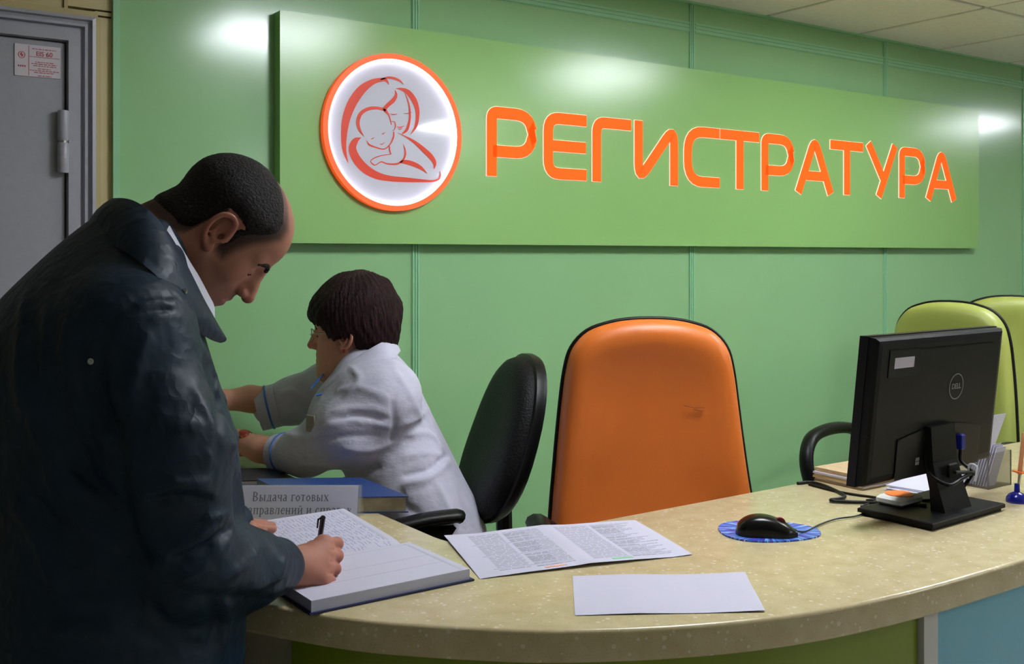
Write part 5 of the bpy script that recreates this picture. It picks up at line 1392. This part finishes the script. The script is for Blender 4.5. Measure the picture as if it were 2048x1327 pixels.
# ---- pen in his hand
pt, pe = np.array(g(634, 1112, 1.842)), np.array(g(646, 1034, 1.782))
pen = empty('pen', c2w(*pt)); tag(pen, 'black ballpoint pen held in the standing man\'s right hand', 'pen')
A, E_ = np.array(c2w(*pt)), np.array(c2w(*pe)); dd = (E_ - A)
smooth_angle(MB().tube([A + dd * t_ for t_ in (0, .08, .14, .75, 1.0)], [.0006, .0022, .0042, .0046, .0044], 14).build('barrel', 'black_gloss', pen), 50)
cl = np.array(c2w(-1, -.3, 0)) * .0062
smooth_angle(MB().tube([A + dd * .985 + cl * .6, A + dd * .96 + cl * 1.15, A + dd * .75 + cl * 1.1], [.0016, .0018, .0014], 8).build('clip', 'black_gloss', pen), 60)
# ================================================================== SEATED WOMAN (faces the left run of the counter)
wo = empty('person', (*c2w(-0.22, 2.62, 0)[:2], 0)); tag(wo, 'seated woman with glasses and short dark red hair in a white coat', 'person')
VW = 2.62
DV = 0.08
def Wm(px, py, v=VW): return np.array(pc(px, py, v + DV))
K = SDF((-0.80, 2.26, 0.40), (0.02, 3.04, 1.14), 0.0048)
stp = [(850, 1165, 122, .20), (852, 1150, 128, .205), (862, 1080, 118, .20), (843, 1010, 112, .195), (815, 960, 112, .20), (786, 900, 112, .192), (752, 830, 110, .192), (742, 775, 94, .19), (744, 735, 74, .165), (738, 708, 50, .105), (736, 690, 40, .07)]
K.loft([(Wm(x, y)[0], VW + DV, Wm(x, y)[2], R_(a, VW + DV), b) for x, y, a, b in stp], (1, 0, 0), (0, 1, 0), .02, 2.2)
K.cone(Wm(775, 785, 2.50), .080, Wm(765, 800, 2.47), .082, .05)
K.chain([(Wm(768, 800, 2.47), .084), (Wm(700, 862, 2.45), .080), (Wm(612, 903, 2.54), .058), (Wm(570, 905, 2.585), .047)], .03)
K.cone(Wm(585, 905, 2.57), .0475, Wm(567, 905, 2.59), .046, .006)
K.cone(Wm(700, 770, 2.76), .075, Wm(660, 775, 2.80), .070, .05)
K.chain([(Wm(660, 775, 2.80), .070), (Wm(590, 800, 2.81), .062), (Wm(545, 812, 2.80), .054)], .03)
K.ell(Wm(692, 828, 2.60), (.092, .15, .085), None, .04)
# lap of the coat
for dv in (-.09, .09): K.chain([(Wm(850, 1120, VW + dv), .10), (Wm(700, 1150, VW + dv * .8), .085), (Wm(560, 1150, VW + dv * .7), .075)], .06)
for P, a, w in (([(672, 782), (725, 776), (782, 800)], .006, .012), ([(664, 822), (725, 816), (778, 826)], .007, .011), ([(650, 852), (715, 842), (780, 852)], .007, .012), ([(668, 838), (720, 830), (775, 838)], -.006, .009), ([(680, 896), (735, 900), (784, 884)], .007, .012), ([(640, 880), (690, 872), (760, 872)], -.006, .010),
                ([(813, 870), (857, 866), (890, 900)], .007, .012), ([(805, 952), (857, 940), (895, 908)], -.011, .010), ([(810, 966), (860, 952), (900, 920)], .009, .012), ([(784, 800), (788, 850), (780, 884)], -.006, .008), ([(792, 852), (830, 838), (858, 816)], .006, .011), ([(800, 915), (850, 905), (884, 910)], .006, .010),
                ([(760, 930), (690, 965), (640, 985)], -.012, .012), ([(800, 975), (810, 1010), (840, 1030)], -.007, .010), ([(700, 730), (720, 760), (690, 790)], .005, .012), ([(780, 720), (820, 790), (850, 850)], .004, .014), ([(560, 860), (600, 875), (640, 872)], .006, .011), ([(600, 930), (650, 925), (700, 905)], .006, .012), ([(830, 1040), (880, 1050), (930, 1030)], .006, .014), ([(870, 960), (895, 1010), (915, 1060)], .006, .015),
                ([(560, 790), (580, 780), (610, 795)], .005, .010), ([(580, 820), (600, 812), (612, 830)], -.005, .009)):
    K.fold(P, a * 1.7, w, v0=2.1)
K.cone(Wm(720, 690, VW), .055, Wm(680, 740, VW - .01), .045, .012, 's')
K.cone(Wm(700, 700, VW), .05, Wm(650, 770, VW - .02), .026, .012, 's')
kv, kf = K.mesh()
sculpt('coat', [(kv, kf)], 'coat', wo, it=2)
# ---- head, neck, forearms, hands
ps = math.radians(9); pt_ = math.radians(1)
fw = np.array([-math.cos(pt_) * math.cos(ps), math.cos(pt_) * math.sin(ps), -math.sin(pt_)])
WH = Head(Wm(690, 672, VW - .068), fw, (0.0, 0.0, 1.0), 0.99)
WH.C = WH.C - WH.L * 0.072 - WH.Fw * 0.002
N = SDF(WH.C - np.array([.17, .16, .22]), WH.C + np.array([.19, .16, .17]), 0.0028)
N.cone(WH.p(-.03, 0, -.02), .056, Wm(742, 735, VW), .062, .03); N.cone(WH.p(.0, 0, -.06), .046, Wm(715, 745, VW), .05, .03)
WH.build(N, man=False)
N.ell(WH.p(.045, 0, -.098), (.05, .045, .03), WH.ax, .03)           # soft chin and cheeks
for s in (-1, 1): N.ell(WH.p(.046, s * .040, -.048), (.036, .024, .036), WH.ax, .02)
skull_w = N.d.copy(); nv0, nf0 = N.mesh()
gx, gy, gz = WH.grid(N)
def arm_and_hand(fore, palm_dir, curl):
    """fore: [(point, r)] from inside the sleeve to the wrist; five fingers along palm_dir"""
    w_ = np.array(fore[-1][0]); d = nrm(palm_dir); s_ = nrm(np.cross(d, (0, 0, 1))); dn = np.array([0, 0, -1.0])
    knk = [w_ + d * .078 + s_ * (k - 1.5) * .0185 + dn * abs(k - 1.5) * .003 for k in range(4)]
    pts = [p for p, r in fore] + knk + [w_ + d * .16]
    f = hand_field(pts, .0026)
    f.chain(fore, .01)
    for q in knk: f.cone(w_, .022, q, .0118, .014)
    for k, q in enumerate(knk):
        L_ = (.066, .076, .07, .054)[k]; m1 = q + d * L_ * .45 + dn * curl * .3; m2 = m1 + nrm(d + dn * curl * 20) * L_ * .32; m3 = m2 + nrm(d + dn * curl * 40) * L_ * .25
        f.chain([(q, .0102), (m1, .0092), (m2, .0082), (m3, .0072)], .003)
    t0 = w_ + d * .03 + s_ * -.026 + dn * .006
    f.chain([(w_ + d * .015 - s_ * .012, .018), (t0 + d * .012, .0125), (t0 + d * .045 - s_ * .010 + dn * .008, .0098), (t0 + d * .068 - s_ * .006 + dn * .012, .0082)], .008)
    return f.mesh()
near = arm_and_hand([(Wm(610, 904, 2.55), .040), (Wm(560, 905, 2.60), .039), (Wm(520, 897, 2.63), .034), (Wm(470, 880, 2.67), .026)], (-.85, .2, -.55), .008)
far = arm_and_hand([(Wm(590, 802, 2.81), .044), (Wm(545, 803, 2.80), .042), (Wm(500, 797, 2.78), .036), (Wm(446, 800, 2.74), .026)], (-.8, -.3, -.8), .008)
L = SDF((-0.85, 2.35, 0.0), (0.0, 3.0, 0.62), 0.014)
for dv in (-.09, .09): L.chain([(Wm(850, 1150, VW + dv), .07), (Wm(560, 1150, VW + dv * .7), .06), (Wm(545, 1330, 2.62 + dv * .7), .052), (np.array([-.60, 2.70 + dv * .7, .08]), .035)], .02)
L.chain([(Wm(845, 1140), .12), (Wm(770, 880), .10), (Wm(742, 745), .055)], .03)
lv2, lf2 = L.mesh()
q, red = WH.masks(nv0)
parts = [(nv0, nf0), near, far, (lv2, lf2)]; nn = sum(len(p[0]) for p in parts[1:])
sculpt('body', parts, 'skin_woman', wo, {'red': np.concatenate([red, np.full(nn, .06)]), 'stubble': np.zeros(len(nv0) + nn)}, it=1)
# hair: a full short bob with strand relief
hb = SDF(N.o, N.o + N.h * (N.n - 1), N.h)
for c, r in (((-.012, 0, .052), (.112, .094, .102)), ((.038, 0, .072), (.070, .080, .062)), ((-.055, 0, .000), (.062, .078, .072)), ((-.015, 0, .075), (.095, .088, .088)), ((.075, 0, .058), (.034, .058, .036)), ((.0, .055, .030), (.062, .040, .055)), ((.0, -.055, .030), (.062, .040, .055))): hb.ell(WH.p(*c), np.array(r) * WH.s, WH.ax, .03)
gx, gy, gz = WH.grid(hb)
bot = np.interp(gx, [-.15, -.105, -.08, -.030, -.022, .010, .024, .045, .060, .075, .095, .12], [-.040, -.055, -.060, -.056, -.010, -.002, -.012, -.004, .018, .028, .028, .034])
st_ = .0012 * np.sin(np.arctan2(gy, gx + .02) * 26 + 5 * np.sin(gz * 38)) + .0010 * np.sin(np.arctan2(gy, gx + .02) * 57 + gz * 60) + .003 * np.sin(gx * 70 + gz * 55) * np.sin(gy * 60)
hb.d = hb.d[:gx.shape[0], :gx.shape[1], :gx.shape[2]] + st_.astype(np.float32)
edge = (bot - gz) + .004 * np.sin(gx * 420 + gy * 60)
hb.d = np.maximum(hb.d, edge).astype(np.float32); hb.n = np.array(hb.d.shape)
hvw, hfw = hb.mesh(); sculpt('hair', [(hvw, hfw)], 'hair_woman', wo, it=1)
N.d = skull_w
for s in (1, -1):
    P = facecurve(WH, N, spline([(.08, s * .014, .018), (.08, s * .028, .023), (.075, s * .046, .017)], 4), .0006)
    smooth_angle(MB().tube(P, .0014, 6).build('eyebrow', 'hair_woman', wo), 80)
    P = facecurve(WH, N, spline([(.08, s * .019, -.001), (.08, s * .031, -.004), (.08, s * .043, -.001)], 4), .0010)
    smooth_angle(MB().tube(P, .0011, 6).build('eyelash', 'skin_line', wo), 80)
# spectacles
gl = empty('spectacles', c2w(*WH.p(.11, 0, 0))); tag(gl, 'thin pale metal spectacles worn by the seated woman', 'glasses')
for s in (1, -1):
    ring = [c2w(*WH.p(.106 - .010 * abs(math.cos(a)) * (math.cos(a) > 0), s * (.033 + .024 * math.cos(a)), .000 + .0165 * math.sin(a))) for a in np.linspace(0, 2 * math.pi, 28, endpoint=False)]
    rg = smooth_angle(MB().tube(ring, .0013, 6, closed=True).build('rim', 'glasses_gold', gl), 80)
    obj('lens', [np.array(p) for p in ring], [tuple(range(28))], 'lens', gl)
    P = [c2w(*WH.p(*a)) for a in spline([(.098, s * .058, .004), (.080, s * .071, .007), (.03, s * .0785, .010), (.010, s * .080, .010), (-.004, s * .080, -.002)], 4)]
    smooth_angle(MB().tube(P, .0018, 6).build('temple', 'glasses_gold', gl), 80)
smooth_angle(MB().tube([c2w(*WH.p(.107, .009, .003)), c2w(*WH.p(.110, 0, .006)), c2w(*WH.p(.107, -.009, .003))], .0014, 6).build('bridge', 'glasses_gold', gl), 80)
e = WH.p(-.002 + .004, .083, -.036); smooth_angle(MB().lathe(c2w(*e), [(.0005, -.006), (.0035, -.003), (.0035, .002), (.0005, .005)], 12).build('earring', 'earring', wo), 60)
# watch on the near wrist
wc = Wm(488, 886, 2.655); wd_ = nrm(Wm(470, 880, 2.67) - Wm(520, 897, 2.63)); a1 = nrm(np.cross(wd_, (0, 0, 1))); a2 = np.cross(a1, wd_)
wt = empty('wristwatch', c2w(*wc)); tag(wt, 'small gold wristwatch on the seated woman\'s wrist', 'watch')
band_ = [c2w(*(wc + (a1 * math.cos(t_) + a2 * math.sin(t_)) * .0315)) for t_ in np.linspace(0, 2 * math.pi, 30, endpoint=False)]
smooth_angle(MB().tube(band_, .0035, 6, closed=True).build('strap', 'gold', wt), 80)
up_ = nrm(a2 + np.array([0, -.6, .3])); c0 = wc + up_ * .031
smooth_angle(MB().tube([c2w(*(c0 + up_ * t_)) for t_ in (-.002, .004, .006)], [.0125, .0125, .010], 20).build('case', 'earring', wt), 50)
smooth_angle(MB().tube([c2w(*(c0 + up_ * t_)) for t_ in (-.003, .0035)], [.0142, .0142], 20).build('bezel', 'gold', wt), 50)
# coat collar, blue piping, badge
ctop = [Wm(690, 702, VW + .10), Wm(745, 690, VW + .095), Wm(776, 680, VW + .03), Wm(772, 680, VW - .04), Wm(752, 690, VW - .088), Wm(715, 712, VW - .108), Wm(683, 735, VW - .112), Wm(655, 762, VW - .10)]
cbot = [Wm(690, 715, VW + .16), Wm(760, 712, VW + .14), Wm(796, 700, VW + .04), Wm(796, 706, VW - .06), Wm(776, 724, VW - .125), Wm(730, 748, VW - .150), Wm(690, 765, VW - .148), Wm(652, 786, VW - .12)]
band('coat_collar', ctop, cbot, 'coat', wo, .004, bulge=.004)
def piping(pix, r, lift=.001):
    P = [K.hit(x, y, v0=2.1) for x, y in [p[:2] for p in spline(pix, 5)]]; P = [c2w(*(p + np.array([0, -lift, 0]))) for p in P if p is not None]
    if len(P) > 2: smooth_angle(MB().tube(P, r, 6).build('piping', 'blue_trim', wo), 80)
# sleeve ends: a turned-up hem tube
def hem(c, d, r0, length, nm):
    d = nrm(d); a = nrm(np.cross(d, (0, 0, 1))); b = np.cross(a, d); n = 32; V = []
    for t_, r in ((0, r0 * 1.0), (length, r0 * .97), (length, r0 * .90), (0, r0 * .88)):
        for k in range(n): an = 2 * math.pi * k / n; V.append(c2w(*(np.array(c) + d * t_ + (a * math.cos(an) + b * math.sin(an)) * r)))
    smooth_angle(obj(nm, V, [(i * n + k, i * n + (k + 1) % n, (i + 1) % 4 * n + (k + 1) % n, (i + 1) % 4 * n + k) for i in range(4) for k in range(n)], 'coat', wo), 50)
def ring(c, d, t_, r):
    d = nrm(d); a = nrm(np.cross(d, (0, 0, 1))); b = np.cross(a, d)
    smooth_angle(MB().tube([c2w(*(np.array(c) + d * t_ + (a * math.cos(an) + b * math.sin(an)) * r)) for an in np.linspace(0, 2 * math.pi, 36, endpoint=False)], .0028, 6, closed=True).build('piping', 'blue_trim', wo), 80)
d1, d2 = Wm(567, 905, 2.59) - Wm(612, 903, 2.54), Wm(545, 812, 2.80) - Wm(590, 800, 2.81)
hem(Wm(585, 905, 2.57), d1, .0515, .054, 'sleeve_hem'); ring(Wm(585, 905, 2.57), d1, .026, .0510)
hem(Wm(556, 809, 2.80), d2, .0600, .054, 'sleeve_hem'); ring(Wm(556, 809, 2.80), d2, .024, .0595)
P = [Wm(651, 745, VW - .06), Wm(636, 760, VW - .075), Wm(622, 775, VW - .085)]
for P in ([Wm(651, 744, VW - .03), Wm(636, 760, VW - .05), Wm(622, 776, VW - .06)], [cbot[-1], cbot[-1] * .5 + Wm(632, 790, VW - .12) * .5, Wm(632, 790, VW - .12)]):
    smooth_angle(MB().tube([c2w(*p) for p in spline(P, 4)], .0026, 6).build('piping', 'blue_trim', wo), 80)
bh = K.hit(625, 846, v0=2.1)
if bh is not None:
    bp = c2w(*(bh + np.array([-.004, -.004, 0]))); MB().box(bp, (.03, .004, .04), -TH - .7, .001).build('name_badge', 'badge', wo)
